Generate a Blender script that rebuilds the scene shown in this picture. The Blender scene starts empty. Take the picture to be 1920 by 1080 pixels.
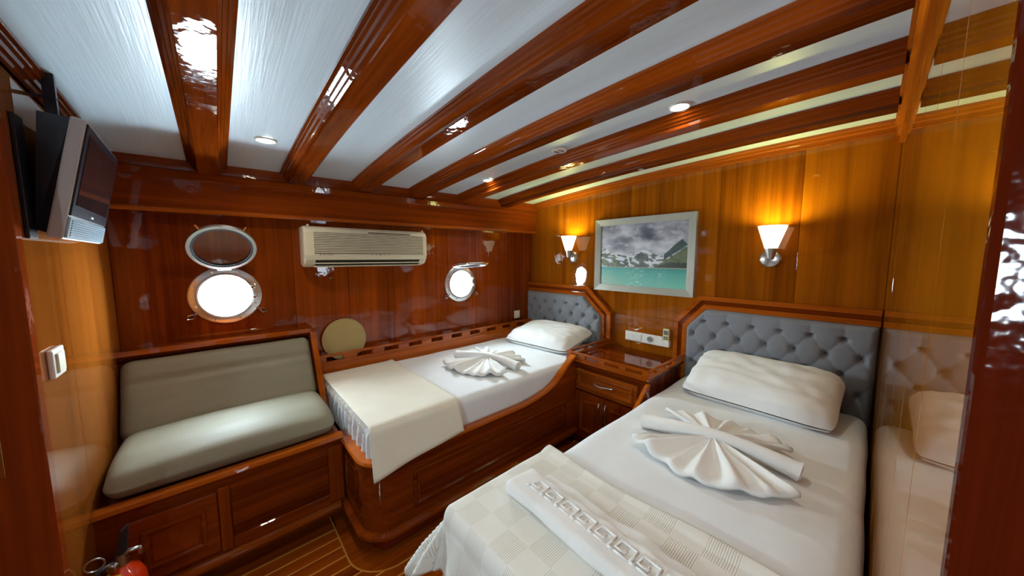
import bpy, bmesh, math, random
from mathutils import Vector, Matrix, noise
random.seed(7)
PI = math.pi
S = bpy.context.scene
COL = S.collection

# ------------------------------------------------------------------ camera, world, exposure
cam_d = bpy.data.cameras.new('camera'); cam = bpy.data.objects.new('camera', cam_d); COL.objects.link(cam)
CAMZ = 1.40
cam.location = (0, 0, CAMZ)
cam_d.sensor_width = 36.0; cam_d.lens = 611.5 / 1920 * 36.0
cam_d.clip_start = 0.02
cam.rotation_euler = (PI / 2 - 0.0955, 0, -0.7346)
S.camera = cam
vs = S.view_settings
vs.view_transform = 'Standard'; vs.look = 'None'; vs.gamma = 1.0; vs.use_curve_mapping = False
vs.exposure = 0.22
W = bpy.data.worlds.new('daylight'); S.world = W; W.use_nodes = True
W.node_tree.nodes['Background'].inputs[0].default_value = (0.86, 0.94, 1.0, 1)
W.node_tree.nodes['Background'].inputs[1].default_value = 3.0

def lamp(name, kind, loc, power, color=(1, 1, 1), rot=(0, 0, 0), **kw):
    d = bpy.data.lights.new(name, kind); d.energy = power; d.color = color
    for k, v in kw.items(): setattr(d, k, v)
    o = bpy.data.objects.new(name, d); COL.objects.link(o); o.location = loc; o.rotation_euler = rot
    return o
DAY = (0.72, 0.90, 1.0)
PORTS = [(0.03, 2.47, 1.18), (1.61, 2.47, 1.16)]
for (px, py, pz), pw in zip(PORTS, (62, 46)):  # daylight just outside each porthole in the hull
    lamp('porthole_daylight', 'AREA', (px, py + 0.10, pz), pw, DAY, (-PI / 2, 0, 0), shape='DISK', size=0.34)
# daylight of the porthole in the passage behind the camera
lamp('porthole_daylight', 'AREA', (-1.33, -0.26, 1.36), 50, DAY, (0, -PI / 2, 0), shape='DISK', size=0.34)

# ------------------------------------------------------------------ material helpers
def new_mat(name):
    m = bpy.data.materials.new(name); m.use_nodes = True
    nt = m.node_tree; b = nt.nodes['Principled BSDF']
    return m, nt, b
def N(nt, t, **kw):
    n = nt.nodes.new(t)
    for k, v in kw.items():
        if k.startswith('i_'):
            key = k[2:]
            key = int(key) if key.isdigit() else key.replace('_', ' ')
            n.inputs[key].default_value = v
        else: setattr(n, k, v)
    return n
def L(nt, a, b): nt.links.new(a, b)

def wood(name, c0, c1, axis, coat=1.0, rough=0.80, crough=0.03, grain=1.0, wav=0.06, wsc=22.0):
    m, nt, b = new_mat(name)
    tc = N(nt, 'ShaderNodeTexCoord'); oi = N(nt, 'ShaderNodeObjectInfo')
    mul = N(nt, 'ShaderNodeVectorMath', operation='SCALE'); mul.inputs[0].default_value = (13.1, 7.7, 9.3)
    L(nt, oi.outputs['Random'], mul.inputs['Scale'])
    add = N(nt, 'ShaderNodeVectorMath', operation='ADD'); L(nt, tc.outputs['Object'], add.inputs[0]); L(nt, mul.outputs[0], add.inputs[1])
    sc = [38.0 * grain] * 3; sc[axis] = 1.1
    mp = N(nt, 'ShaderNodeMapping'); mp.inputs['Scale'].default_value = sc; L(nt, add.outputs[0], mp.inputs['Vector'])
    n1 = N(nt, 'ShaderNodeTexNoise', i_Scale=1.0, i_Detail=7.0, i_Roughness=0.65, i_Distortion=0.5); L(nt, mp.outputs[0], n1.inputs['Vector'])
    sc2 = [9.0] * 3; sc2[axis] = 0.35
    mp2 = N(nt, 'ShaderNodeMapping'); mp2.inputs['Scale'].default_value = sc2; L(nt, add.outputs[0], mp2.inputs['Vector'])
    n2 = N(nt, 'ShaderNodeTexNoise', i_Scale=1.0, i_Detail=3.0); L(nt, mp2.outputs[0], n2.inputs['Vector'])
    mx = N(nt, 'ShaderNodeMath', operation='MULTIPLY_ADD'); mx.inputs[1].default_value = 0.55
    L(nt, n1.outputs['Fac'], mx.inputs[0])
    m2 = N(nt, 'ShaderNodeMath', operation='MULTIPLY_ADD'); m2.inputs[1].default_value = 0.55; L(nt, n2.outputs['Fac'], m2.inputs[0])
    rr = N(nt, 'ShaderNodeMath', operation='MULTIPLY_ADD'); rr.inputs[1].default_value = 0.22; rr.inputs[2].default_value = -0.16
    L(nt, oi.outputs['Random'], rr.inputs[0]); L(nt, rr.outputs[0], m2.inputs[2]); L(nt, m2.outputs[0], mx.inputs[2])
    cr = N(nt, 'ShaderNodeValToRGB'); cr.color_ramp.elements[0].position = 0.30; cr.color_ramp.elements[1].position = 0.72
    c0 = (c0[0], c0[1] * .85, c0[2] * .6); c1 = (c1[0], c1[1] * .85, c1[2] * .6)
    cr.color_ramp.elements[0].color = (*c0, 1); cr.color_ramp.elements[1].color = (*c1, 1)
    L(nt, mx.outputs[0], cr.inputs[0]); L(nt, cr.outputs[0], b.inputs['Base Color'])
    b.inputs['Roughness'].default_value = rough; b.inputs['Coat Weight'].default_value = coat
    b.inputs['Coat Roughness'].default_value = crough; b.inputs['Coat IOR'].default_value = 1.42
    b.inputs['Specular IOR Level'].default_value = 0.0
    n3 = N(nt, 'ShaderNodeTexNoise', i_Scale=wsc, i_Detail=2.0); L(nt, tc.outputs['Object'], n3.inputs['Vector'])
    bp = N(nt, 'ShaderNodeBump', i_Strength=wav, i_Distance=0.01); L(nt, n3.outputs['Fac'], bp.inputs['Height'])
    L(nt, bp.outputs[0], b.inputs['Coat Normal']); L(nt, bp.outputs[0], b.inputs['Normal'])
    return m
def plain(name, c, rough=0.5, metal=0.0, spec=0.5, emit=None, es=0.0, bump=None, coat=0.0, sheen=0.0):
    m, nt, b = new_mat(name)
    b.inputs['Base Color'].default_value = (*c, 1); b.inputs['Roughness'].default_value = rough
    b.inputs['Metallic'].default_value = metal; b.inputs['Specular IOR Level'].default_value = spec
    b.inputs['Coat Weight'].default_value = coat; b.inputs['Sheen Weight'].default_value = sheen
    tc = N(nt, 'ShaderNodeTexCoord')
    nv = N(nt, 'ShaderNodeTexNoise', i_Scale=9.0, i_Detail=4.0); L(nt, tc.outputs['Object'], nv.inputs['Vector'])
    mr = N(nt, 'ShaderNodeMapRange'); mr.inputs['To Min'].default_value = 0.93; mr.inputs['To Max'].default_value = 1.05; L(nt, nv.outputs['Fac'], mr.inputs[0])
    mixc = N(nt, 'ShaderNodeVectorMath', operation='SCALE'); mixc.inputs[0].default_value = c; L(nt, mr.outputs[0], mixc.inputs['Scale']); L(nt, mixc.outputs[0], b.inputs['Base Color'])
    if emit: b.inputs['Emission Color'].default_value = (*emit, 1); b.inputs['Emission Strength'].default_value = es
    if bump:
        n = N(nt, 'ShaderNodeTexNoise', i_Scale=bump[0], i_Detail=3.0); L(nt, tc.outputs['Object'], n.inputs['Vector'])
        bp = N(nt, 'ShaderNodeBump', i_Strength=bump[1], i_Distance=bump[2]); L(nt, n.outputs['Fac'], bp.inputs['Height']); L(nt, bp.outputs[0], b.inputs['Normal'])
    return m
M = {}
D0, D1 = (0.075, 0.011, 0.002), (0.30, 0.060, 0.007)          # mahogany
for ax, s in enumerate('xyz'):
    M['wood_' + s] = wood('mahogany_' + s, D0, D1, ax)
    M['beam_' + s] = wood('beam_mahogany_' + s, (0.075, 0.012, 0.002), (0.32, 0.068, 0.007), ax, wav=0.10, coat=0.6)
    M['edge_' + s] = wood('edge_mahogany_' + s, (0.20, 0.042, 0.004), (0.52, 0.140, 0.016), ax)
M['panel'] = wood('veneer', (0.13, 0.024, 0.003), (0.42, 0.100, 0.010), 2, wav=0.05)
M['panel_b'] = wood('veneer_warm', (0.14, 0.034, 0.002), (0.36, 0.115, 0.006), 2, wav=0.025)
M['panel_c'] = wood('veneer_mirror', (0.20, 0.060, 0.002), (0.42, 0.160, 0.008), 2, wav=0.004, crough=0.02)
M['panel_d'] = wood('veneer_pale', (0.17, 0.048, 0.008), (0.38, 0.125, 0.022), 2, wav=0.006, coat=1.0, crough=0.006, rough=1.0)
M['panel_d'].node_tree.nodes['Principled BSDF'].inputs['Specular IOR Level'].default_value = 0.0
M['panel_d'].node_tree.nodes['Principled BSDF'].inputs['Coat IOR'].default_value = 1.75
M['panel_c'].node_tree.nodes['Principled BSDF'].inputs['Coat IOR'].default_value = 1.9
M['panel_h'] = wood('veneer_hull', (0.11, 0.017, 0.003), (0.33, 0.068, 0.008), 2, wav=0.06)
M['plank'] = wood('floor_plank', (0.15, 0.026, 0.003), (0.46, 0.110, 0.010), 0, wav=0.05)
M['inlay'] = wood('floor_inlay', (0.48, 0.22, 0.05), (0.75, 0.40, 0.11), 0)
M['doorwood'] = wood('door_mahogany', (0.060, 0.007, 0.002), (0.20, 0.022, 0.004), 2, wav=0.06)
M['postwood'] = wood('post_mahogany', (0.060, 0.007, 0.002), (0.20, 0.020, 0.004), 2, wav=0.10, wsc=70.0, crough=0.08, coat=0.4)
M['jambwood'] = wood('jamb_mahogany', (0.10, 0.014, 0.004), (0.28, 0.050, 0.010), 2, wav=0.06)
M['linen'] = plain('white_linen', (0.78, 0.80, 0.81), 0.85, bump=(14, 0.12, 0.02), sheen=0.1)
M['pillow'] = plain('white_pillowcase', (0.82, 0.82, 0.80), 0.85, bump=(18, 0.10, 0.02))
M['towel'] = plain('white_terry', (0.86, 0.85, 0.82), 0.95, bump=(420, 0.5, 0.004), sheen=0.3)
M['blanket'] = plain('cream_blanket', (0.78, 0.73, 0.60), 0.95, bump=(300, 0.4, 0.003), sheen=0.2)
M['greyfab'] = plain('grey_velvet', (0.20, 0.205, 0.225), 0.8, bump=(500, 0.3, 0.002), sheen=0.25)
M['button'] = plain('grey_button', (0.10, 0.10, 0.10), 0.85)
M['chrome'] = plain('chrome', (0.82, 0.82, 0.83), 0.12, 1.0)
M['nickel'] = plain('brushed_nickel', (0.55, 0.54, 0.52), 0.28, 1.0)
M['portmetal'] = plain('porthole_metal', (0.78, 0.79, 0.80), 0.30, 1.0)
M['gasket'] = plain('black_rubber', (0.015, 0.022, 0.03), 0.45)
M['brass'] = plain('brass', (0.70, 0.45, 0.14), 0.25, 1.0)
M['white'] = plain('white_plastic', (0.82, 0.80, 0.74), 0.35)
M['cream'] = plain('cream_plastic', (0.74, 0.69, 0.50), 0.40)
M['acdark'] = plain('dark_gap', (0.02, 0.018, 0.014), 0.6)
M['acgrey'] = plain('grey_print', (0.25, 0.24, 0.20), 0.5)
M['tvblack'] = plain('black_plastic', (0.012, 0.014, 0.022), 0.30)
M['tvgrey'] = plain('taupe_plastic', (0.50, 0.46, 0.44), 0.40)
M['tvscreen'] = plain('tv_glass', (0.02, 0.02, 0.022), 0.08, coat=0.5)
M['tvfront'] = plain('tv_front_grey', (0.30, 0.38, 0.44), 0.25)
M['red'] = plain('red_enamel', (0.90, 0.06, 0.010), 0.22, coat=0.6)
M['yellow'] = plain('yellow_label', (0.80, 0.60, 0.02), 0.5)
M['lcd'] = plain('remote_lcd', (0.16, 0.18, 0.17), 0.3)
M['remote'] = plain('remote_cream', (0.70, 0.62, 0.36), 0.4)
M['frame'] = plain('silver_leaf_frame', (0.37, 0.355, 0.29), 0.42, 0.25, bump=(60, 0.4, 0.004))
M['shade'] = plain('lit_opal_glass', (0.9, 0.86, 0.7), 0.4, emit=(1.0, 0.84, 0.50), es=2.6)
M['led'] = plain('lit_downlight', (1, 1, 1), 0.4, emit=(1.0, 0.93, 0.72), es=22)
M['straw'] = plain('woven_straw', (0.42, 0.31, 0.12), 0.8, bump=(260, 0.6, 0.004))
# striped upholstery of the settee
m, nt, b = new_mat('olive_grey_vinyl'); M['vinyl'] = m
tc = N(nt, 'ShaderNodeTexCoord'); mp = N(nt, 'ShaderNodeMapping'); mp.inputs['Scale'].default_value = (2, 12, 12); L(nt, tc.outputs['Object'], mp.inputs[0])
nn = N(nt, 'ShaderNodeTexNoise', i_Scale=2.0, i_Detail=4.0); L(nt, mp.outputs[0], nn.inputs['Vector'])
cr = N(nt, 'ShaderNodeValToRGB'); cr.color_ramp.elements[0].color = (0.205, 0.185, 0.120, 1); cr.color_ramp.elements[1].color = (0.255, 0.230, 0.155, 1)
L(nt, nn.outputs['Fac'], cr.inputs[0]); L(nt, cr.outputs[0], b.inputs['Base Color']); b.inputs['Roughness'].default_value = 0.58
n4 = N(nt, 'ShaderNodeTexNoise', i_Scale=260.0); L(nt, tc.outputs['Object'], n4.inputs['Vector'])
bp = N(nt, 'ShaderNodeBump', i_Strength=0.15, i_Distance=0.003); L(nt, n4.outputs['Fac'], bp.inputs['Height']); L(nt, bp.outputs[0], b.inputs['Normal'])
# white ridged ceiling paint
m, nt, b = new_mat('ridged_white_paint'); M['ceil'] = m
tc = N(nt, 'ShaderNodeTexCoord'); mp = N(nt, 'ShaderNodeMapping'); mp.inputs['Scale'].default_value = (130, 3.2, 1); L(nt, tc.outputs['Object'], mp.inputs[0])
nn = N(nt, 'ShaderNodeTexNoise', i_Scale=1.0, i_Detail=5.0, i_Roughness=0.6, i_Distortion=0.6); L(nt, mp.outputs[0], nn.inputs['Vector'])
cr = N(nt, 'ShaderNodeValToRGB'); cr.color_ramp.elements[0].position = 0.3; cr.color_ramp.elements[1].position = 0.6
cr.color_ramp.elements[0].color = (0.64, 0.76, 0.84, 1); cr.color_ramp.elements[1].color = (0.70, 0.82, 0.90, 1)
L(nt, nn.outputs['Fac'], cr.inputs[0]); L(nt, cr.outputs[0], b.inputs['Base Color']); b.inputs['Roughness'].default_value = 0.33
bp = N(nt, 'ShaderNodeBump', i_Strength=0.17, i_Distance=0.006); L(nt, nn.outputs['Fac'], bp.inputs['Height']); L(nt, bp.outputs[0], b.inputs['Normal'])
# checked bedspread: alternate squares are ribbed
m, nt, b = new_mat('checked_bedspread'); M['spread'] = m
uv = N(nt, 'ShaderNodeUVMap'); uv.uv_map = 'UVMap'
ck = N(nt, 'ShaderNodeTexChecker', i_Scale=1.0); L(nt, uv.outputs[0], ck.inputs['Vector'])
ck.inputs['Color1'].default_value = (1, 1, 1, 1); ck.inputs['Color2'].default_value = (0, 0, 0, 1)
sep = N(nt, 'ShaderNodeSeparateXYZ'); L(nt, uv.outputs[0], sep.inputs[0])
sm = N(nt, 'ShaderNodeMath', operation='MULTIPLY'); sm.inputs[1].default_value = 2 * PI * 14; L(nt, sep.outputs[1], sm.inputs[0])
sn = N(nt, 'ShaderNodeMath', operation='SINE'); L(nt, sm.outputs[0], sn.inputs[0])
sx = N(nt, 'ShaderNodeMath', operation='MULTIPLY'); L(nt, sn.outputs[0], sx.inputs[0]); L(nt, ck.outputs['Fac'], sx.inputs[1])
cr = N(nt, 'ShaderNodeMapRange'); cr.inputs['From Min'].default_value = -1; cr.inputs['From Max'].default_value = 0.2; L(nt, sx.outputs[0], cr.inputs[0])
mixc = N(nt, 'ShaderNodeMix', data_type='RGBA'); mixc.inputs[6].default_value = (0.57, 0.53, 0.43, 1); mixc.inputs[7].default_value = (0.80, 0.78, 0.72, 1)
L(nt, cr.outputs[0], mixc.inputs[0]); L(nt, mixc.outputs[2], b.inputs['Base Color']); b.inputs['Roughness'].default_value = 0.95
bp = N(nt, 'ShaderNodeBump', i_Strength=0.18, i_Distance=0.003); L(nt, sx.outputs[0], bp.inputs['Height']); L(nt, bp.outputs[0], b.inputs['Normal'])
# vertex-coloured print
m, nt, b = new_mat('printed_landscape'); M['print'] = m
at = N(nt, 'ShaderNodeVertexColor'); at.layer_name = 'print'; L(nt, at.outputs[0], b.inputs['Base Color']); b.inputs['Roughness'].default_value = 0.35
# porthole glass
m, nt, b = new_mat('porthole_glass'); M['glass'] = m
tr = N(nt, 'ShaderNodeBsdfTransparent'); gl = N(nt, 'ShaderNodeBsdfGlossy', i_Roughness=0.02); fz = N(nt, 'ShaderNodeFresnel', i_IOR=1.45); mxs = N(nt, 'ShaderNodeMixShader')
L(nt, fz.outputs[0], mxs.inputs[0]); L(nt, tr.outputs[0], mxs.inputs[1]); L(nt, gl.outputs[0], mxs.inputs[2]); L(nt, mxs.outputs[0], nt.nodes['Material Output'].inputs[0])

# ------------------------------------------------------------------ mesh builder
class G:
    """collects geometry for ONE mesh, in room coordinates"""
    def __init__(s): s.v = []; s.f = []; s.uv = None; s.col = None
    def add(s, vs, fs):
        o = len(s.v); s.v += [tuple(p) for p in vs]; s.f += [tuple(i + o for i in f) for f in fs]; return s
    def bm(s, bm):
        bm.verts.ensure_lookup_table(); bm.verts.index_update()
        s.add([v.co.copy() for v in bm.verts], [[v.index for v in f.verts] for f in bm.faces]); bm.free(); return s
    def box(s, x0, x1, y0, y1, z0, z1, bev=0.0, seg=1):
        bm = bmesh.new(); bmesh.ops.create_cube(bm, size=1)
        for v in bm.verts: v.co = Vector((x0 + (v.co.x + .5) * (x1 - x0), y0 + (v.co.y + .5) * (y1 - y0), z0 + (v.co.z + .5) * (z1 - z0)))
        if bev: bmesh.ops.bevel(bm, geom=list(bm.edges), offset=bev, segments=seg, affect='EDGES', profile=0.5)
        return s.bm(bm)
    def lathe(s, c, prof, n=24, axis=(0, 0, 1), cap=True):
        ax = Vector(axis).normalized(); q = Vector((0, 0, 1)).rotation_difference(ax); c = Vector(c); vs = []; fs = []
        for r, h in prof:
            for k in range(n):
                a = 2 * PI * k / n; vs.append(c + q @ Vector((r * math.cos(a), r * math.sin(a), h)))
        for i in range(len(prof) - 1):
            for k in range(n):
                k2 = (k + 1) % n; fs.append((i * n + k, i * n + k2, (i + 1) * n + k2, (i + 1) * n + k))
        if cap: fs.append(tuple(range(n))[::-1]); fs.append(tuple((len(prof) - 1) * n + k for k in range(n)))
        return s.add(vs, fs)
    def tube(s, pts, r, n=8, closed=False):
        pts = [Vector(p) for p in pts]; m = len(pts); vs = []; fs = []; up = None
        for i, p in enumerate(pts):
            a = pts[(i - 1) % m] if (closed or i > 0) else p; b2 = pts[(i + 1) % m] if (closed or i < m - 1) else p
            t = (b2 - a).normalized()
            if up is None: up = t.orthogonal().normalized()
            up = (up - t * up.dot(t)).normalized(); w = t.cross(up)
            rr = r[i] if isinstance(r, (list, tuple)) else r
            for k in range(n):
                an = 2 * PI * k / n; vs.append(p + (up * math.cos(an) + w * math.sin(an)) * rr)
        for i in range(m if closed else m - 1):
            j = (i + 1) % m
            for k in range(n):
                k2 = (k + 1) % n; fs.append((i * n + k, i * n + k2, j * n + k2, j * n + k))
        if not closed: fs.append(tuple(range(n))[::-1]); fs.append(tuple((m - 1) * n + k for k in range(n)))
        return s.add(vs, fs)
    def prism(s, poly, fn):
        """poly: list of 2D points; fn(u,v,side) -> 3D for side 0 / 1"""
        n = len(poly); vs = [fn(u, v, 0) for u, v in poly] + [fn(u, v, 1) for u, v in poly]
        fs = [tuple(range(n))[::-1], tuple(range(n, 2 * n))] + [(i, (i + 1) % n, n + (i + 1) % n, n + i) for i in range(n)]
        return s.add(vs, fs)
    def grid(s, fn, nu, nv):
        vs = [fn(i / nu, j / nv) for i in range(nu + 1) for j in range(nv + 1)]
        fs = [(i * (nv + 1) + j, (i + 1) * (nv + 1) + j, (i + 1) * (nv + 1) + j + 1, i * (nv + 1) + j + 1) for i in range(nu) for j in range(nv)]
        return s.add(vs, fs)
    def sweep(s, path, prof, up=(0, 0, 1), closed=False):
        """closed profile (out, up) along a path; out is to the right of travel"""
        path = [Vector(p) for p in path]; m = len(path); n = len(prof); vs = []; fs = []; up = Vector(up)
        for i, p in enumerate(path):
            a = path[(i - 1) % m] if (closed or i > 0) else p; b2 = path[(i + 1) % m] if (closed or i < m - 1) else p
            t1 = (p - a); t2 = (b2 - p)
            o1 = t1.cross(up).normalized() if t1.length > 1e-9 else None; o2 = t2.cross(up).normalized() if t2.length > 1e-9 else None
            if o1 is None: o1 = o2
            if o2 is None: o2 = o1
            o = (o1 + o2); o = o / max(0.3, o.length_squared / 2)
            for q0, q1 in prof: vs.append(p + o * q0 + up * q1)
        for i in range(m if closed else m - 1):
            j = (i + 1) % m
            for k in range(n):
                k2 = (k + 1) % n; fs.append((i * n + k, i * n + k2, j * n + k2, j * n + k))
        if not closed: fs.append(tuple(range(n))[::-1]); fs.append(tuple((m - 1) * n + k for k in range(n)))
        return s.add(vs, fs)
    def rbox(s, x0, x1, y0, y1, z0, z1, r, n=(12, 12, 5), disp=None):
        """box with soft round edges on a dense grid"""
        c = Vector(((x0 + x1) / 2, (y0 + y1) / 2, (z0 + z1) / 2)); h = Vector(((x1 - x0) / 2, (y1 - y0) / 2, (z1 - z0) / 2))
        bm = bmesh.new(); cache = {}
        def spread(i, n, hh):       # cluster samples at the round edges
            t = -1 + 2 * i / n; k = 3
            if i <= k: return -hh + r * i / k if n > 2 * k else t * hh
            if i >= n - k: return hh - r * (n - i) / k if n > 2 * k else t * hh
            return -hh + r + (2 * hh - 2 * r) * (i - k) / (n - 2 * k)
        nx, ny, nz = [max(8, q) for q in n]
        def vert(i, j, k):
            key = (i, j, k)
            if key not in cache:
                p = Vector((spread(i, nx, h.x), spread(j, ny, h.y), spread(k, nz, h.z)))
                inner = Vector([max(-(hh - r), min(hh - r, q)) for q, hh in zip(p, h)])
                d = p - inner
                if d.length > 1e-9: p = inner + d.normalized() * r
                w = c + p
                nrm = d.normalized() if d.length > 1e-9 else Vector((0, 0, 1))
                if disp: w = disp(w, nrm)
                cache[key] = bm.verts.new(w)
            return cache[key]
        for i in range(nx):
            for j in range(ny):
                for k in (0, nz): bm.faces.new([vert(i, j, k), vert(i + 1, j, k), vert(i + 1, j + 1, k), vert(i, j + 1, k)])
        for i in range(nx):
            for k in range(nz):
                for j in (0, ny): bm.faces.new([vert(i, j, k), vert(i + 1, j, k), vert(i + 1, j, k + 1), vert(i, j, k + 1)])
        for j in range(ny):
            for k in range(nz):
                for i in (0, nx): bm.faces.new([vert(i, j, k), vert(i, j + 1, k), vert(i, j + 1, k + 1), vert(i, j, k + 1)])
        return s.bm(bm)

def obj(name, g, mat, parent=None, org=None, smooth=False, fix=True):
    """link geometry as one mesh object; vertices are stored relative to the parent's (or own) base"""
    org = Vector(org) if org is not None else None
    if parent is not None:
        base = Vector(parent['_o'])
        me_org = base
    else:
        if org is None:
            xs = [p[0] for p in g.v]; ys = [p[1] for p in g.v]; zs = [p[2] for p in g.v]
            org = Vector(((min(xs) + max(xs)) / 2, (min(ys) + max(ys)) / 2, min(zs)))
        me_org = org
    me = bpy.data.meshes.new(name)
    me.from_pydata([tuple(Vector(p) - me_org) for p in g.v], [], g.f); me.update()
    if fix:
        bm = bmesh.new(); bm.from_mesh(me); bmesh.ops.recalc_face_normals(bm, faces=bm.faces); bm.to_mesh(me); bm.free()
    if smooth:
        me.polygons.foreach_set('use_smooth', [True] * len(me.polygons))
        if smooth is not True: me.set_sharp_from_angle(angle=math.radians(smooth))
    me.materials.append(M[mat] if isinstance(mat, str) else mat)
    o = bpy.data.objects.new(name, me); COL.objects.link(o)
    o['_o'] = tuple(me_org)
    if parent is not None: o.parent = parent
    else: o.location = org
    return o
def thing(name, loc, label=None, cat=None, group=None, kind=None):
    o = bpy.data.objects.new(name, None); COL.objects.link(o); o.location = loc; o['_o'] = tuple(loc)
    o.empty_display_size = 0.05
    return tag(o, label, cat, group, kind)
def tag(o, label=None, cat=None, group=None, kind=None):
    if label: o['label'] = label
    if cat: o['category'] = cat
    if group: o['group'] = group
    if kind: o['kind'] = kind
    return o
def copy_thing(root, delta, label=None):
    r = root.copy(); COL.objects.link(r); r.location = root.location + Vector(delta)
    if label: r['label'] = label
    for ch in list(root.children):
        c = ch.copy(); COL.objects.link(c); c.parent = r
        for gch in list(ch.children):
            d = gch.copy(); COL.objects.link(d); d.parent = c
    return r
def struct(o): o['kind'] = 'structure'; return o

# ------------------------------------------------------------------ room shell
YA = 2.47; XB = 2.50; YC = -0.05; XD = -0.38; ZT = 2.12
def zc(x, y): return 2.013 + 0.02 * x - 0.021 * max(y, 0) ** 2

def holed(g, x0, x1, z0, z1, y0, y1, cx, cz, r, n=48):
    """rectangular board facing -y with a round hole"""
    angs = [2 * PI * k / n for k in range(n)]
    for px, pz in ((x0, z0), (x1, z0), (x1, z1), (x0, z1)): angs.append(math.atan2(pz - cz, px - cx) % (2 * PI))
    angs = sorted(set(round(a, 6) for a in angs)); vs = []; m = len(angs)
    for y in (y0, y1):
        for a in angs: vs.append((cx + r * math.cos(a), y, cz + r * math.sin(a)))
        for a in angs:
            c, s_ = math.cos(a), math.sin(a); t = 1e9
            if c > 1e-9: t = min(t, (x1 - cx) / c)
            if c < -1e-9: t = min(t, (x0 - cx) / c)
            if s_ > 1e-9: t = min(t, (z1 - cz) / s_)
            if s_ < -1e-9: t = min(t, (z0 - cz) / s_)
            vs.append((cx + t * c, y, cz + t * s_))
    fs = []
    for i in range(m):
        j = (i + 1) % m
        fs += [(i, j, m + j, m + i), (2 * m + i, 3 * m + i, 3 * m + j, 2 * m + j), (i, 2 * m + i, 2 * m + j, j), (m + i, m + j, 3 * m + j, 3 * m + i)]
    return g.add(vs, fs)

# hull wall with two porthole openings
g = G()
holed(g, XD - 0.05, 0.8, 0, ZT, YA + 0.008, YA + 0.055, PORTS[0][0], PORTS[0][2], 0.125)
holed(g, 0.8, XB + 0.05, 0, ZT, YA + 0.008, YA + 0.055, PORTS[1][0], PORTS[1][2], 0.125)
wall_back = struct(obj('wall_back', g, 'beam_z'))
seams = [XD, 0.36, 0.68, 0.998, 1.365, 1.775, 2.067, 2.344, XB]
for i in range(len(seams) - 1):
    a, b2 = seams[i] + 0.0015, seams[i + 1] - 0.0015; g = G(); hole = None
    for px, py, pz in PORTS:
        if a < px < b2: hole = (px, pz)
    if hole: holed(g, a, b2, 0.0, ZT - 0.02, YA, YA + 0.008, hole[0], hole[1], 0.125)
    else: g.box(a, b2, YA, YA + 0.008, 0.0, ZT - 0.02)
    obj('panel', g, 'panel_h', wall_back)
# bulkhead with the headboards
wall_right = struct(obj('wall_right', G().box(XB + 0.008, XB + 0.05, YC - 0.05, YA + 0.055, 0, ZT), 'beam_z'))
ys = [YC, 0.30, 0.709, 1.02, 1.341, 1.686, 2.036, 2.26, YA]
for i in range(len(ys) - 1):
    obj('panel', G().box(XB, XB + 0.008, ys[i] + 0.001, ys[i + 1] - 0.001, 0, ZT - 0.02), 'panel_b', wall_right)
# glossy wall close to the right of the camera
wall_front = struct(obj('wall_front', G().box(0.284, XB + 0.05, YC - 0.05, YC - 0.008, 0, ZT), 'beam_z'))
xs = [0.284, 0.62, 0.86, 1.12, 1.42, 1.78, 2.14, XB]
for i in range(len(xs) - 1):
    obj('panel', G().box(xs[i] + 0.001, xs[i + 1] - 0.001, YC - 0.008, YC, 0, ZT - 0.02, 0.0015), 'panel_c', wall_front)
# left partition with television and switch
wall_left = struct(obj('wall_left', G().box(XD - 0.05, XD - 0.008, 1.5, YA + 0.008, 0, ZT), 'beam_z'))
yl = [1.5, 1.79, 2.10, YA]
for i in range(3):
    obj('panel', G().box(XD - 0.008, XD, yl[i] + 0.001, yl[i + 1] - 0.001, 0, ZT - 0.02), 'panel_d', wall_left)
# passage beyond the partition and behind the camera
wall_passage = struct(obj('wall_passage', G().box(-1.25, XD - 0.05, 1.5, 1.55, 0, ZT), 'panel'))
g = G()
vs0 = len(g.v)
tmp = G(); holed(tmp, -1.25, 1.55, 0, ZT, 0, 0.05, -0.26, 1.36, 0.125)
g.add([(-1.25 - p[1], p[0], p[2]) for p in tmp.v], tmp.f)
wall_outer = struct(obj('wall_outer', g, 'panel'))
wall_entry = struct(obj('wall_entry', G().box(-1.3, 0.40, -1.25, -1.2, 0, ZT), 'panel'))
wall_entry_side = struct(obj('wall_entry_side', G().box(0.36, 0.40, -1.2, YC - 0.05, 0, ZT), 'panel'))

# floor: maple strips show between mahogany planks
floor = struct(obj('floor', G().box(-1.3, XB + 0.05, -1.25, YA + 0.055, -0.05, -0.0015), 'inlay'))
y = 1.762; 
while y > -1.2:
    obj('plank', G().box(-1.24, 1.98, y - 0.0565, y - 0.0005, -0.0015, 0.0), 'plank', floor)
    y -= 0.0655
def bed_path(off, z, y_start=1.88, x_end=1.92, n=10):
    """line round the foot of the first bed; off = outwards"""
    x0, y0, r = 0.43 - off, 1.42 - off, 0.12 + off
    p = [(x0, y_start, z), (x0, y0 + r, z)]
    for k in range(1, n): a = PI + (PI / 2) * k / n; p.append((x0 + r + r * math.cos(a), y0 + r + r * math.sin(a), z))
    return p + [(x0 + r, y0, z), (x_end, y0, z)]
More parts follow.
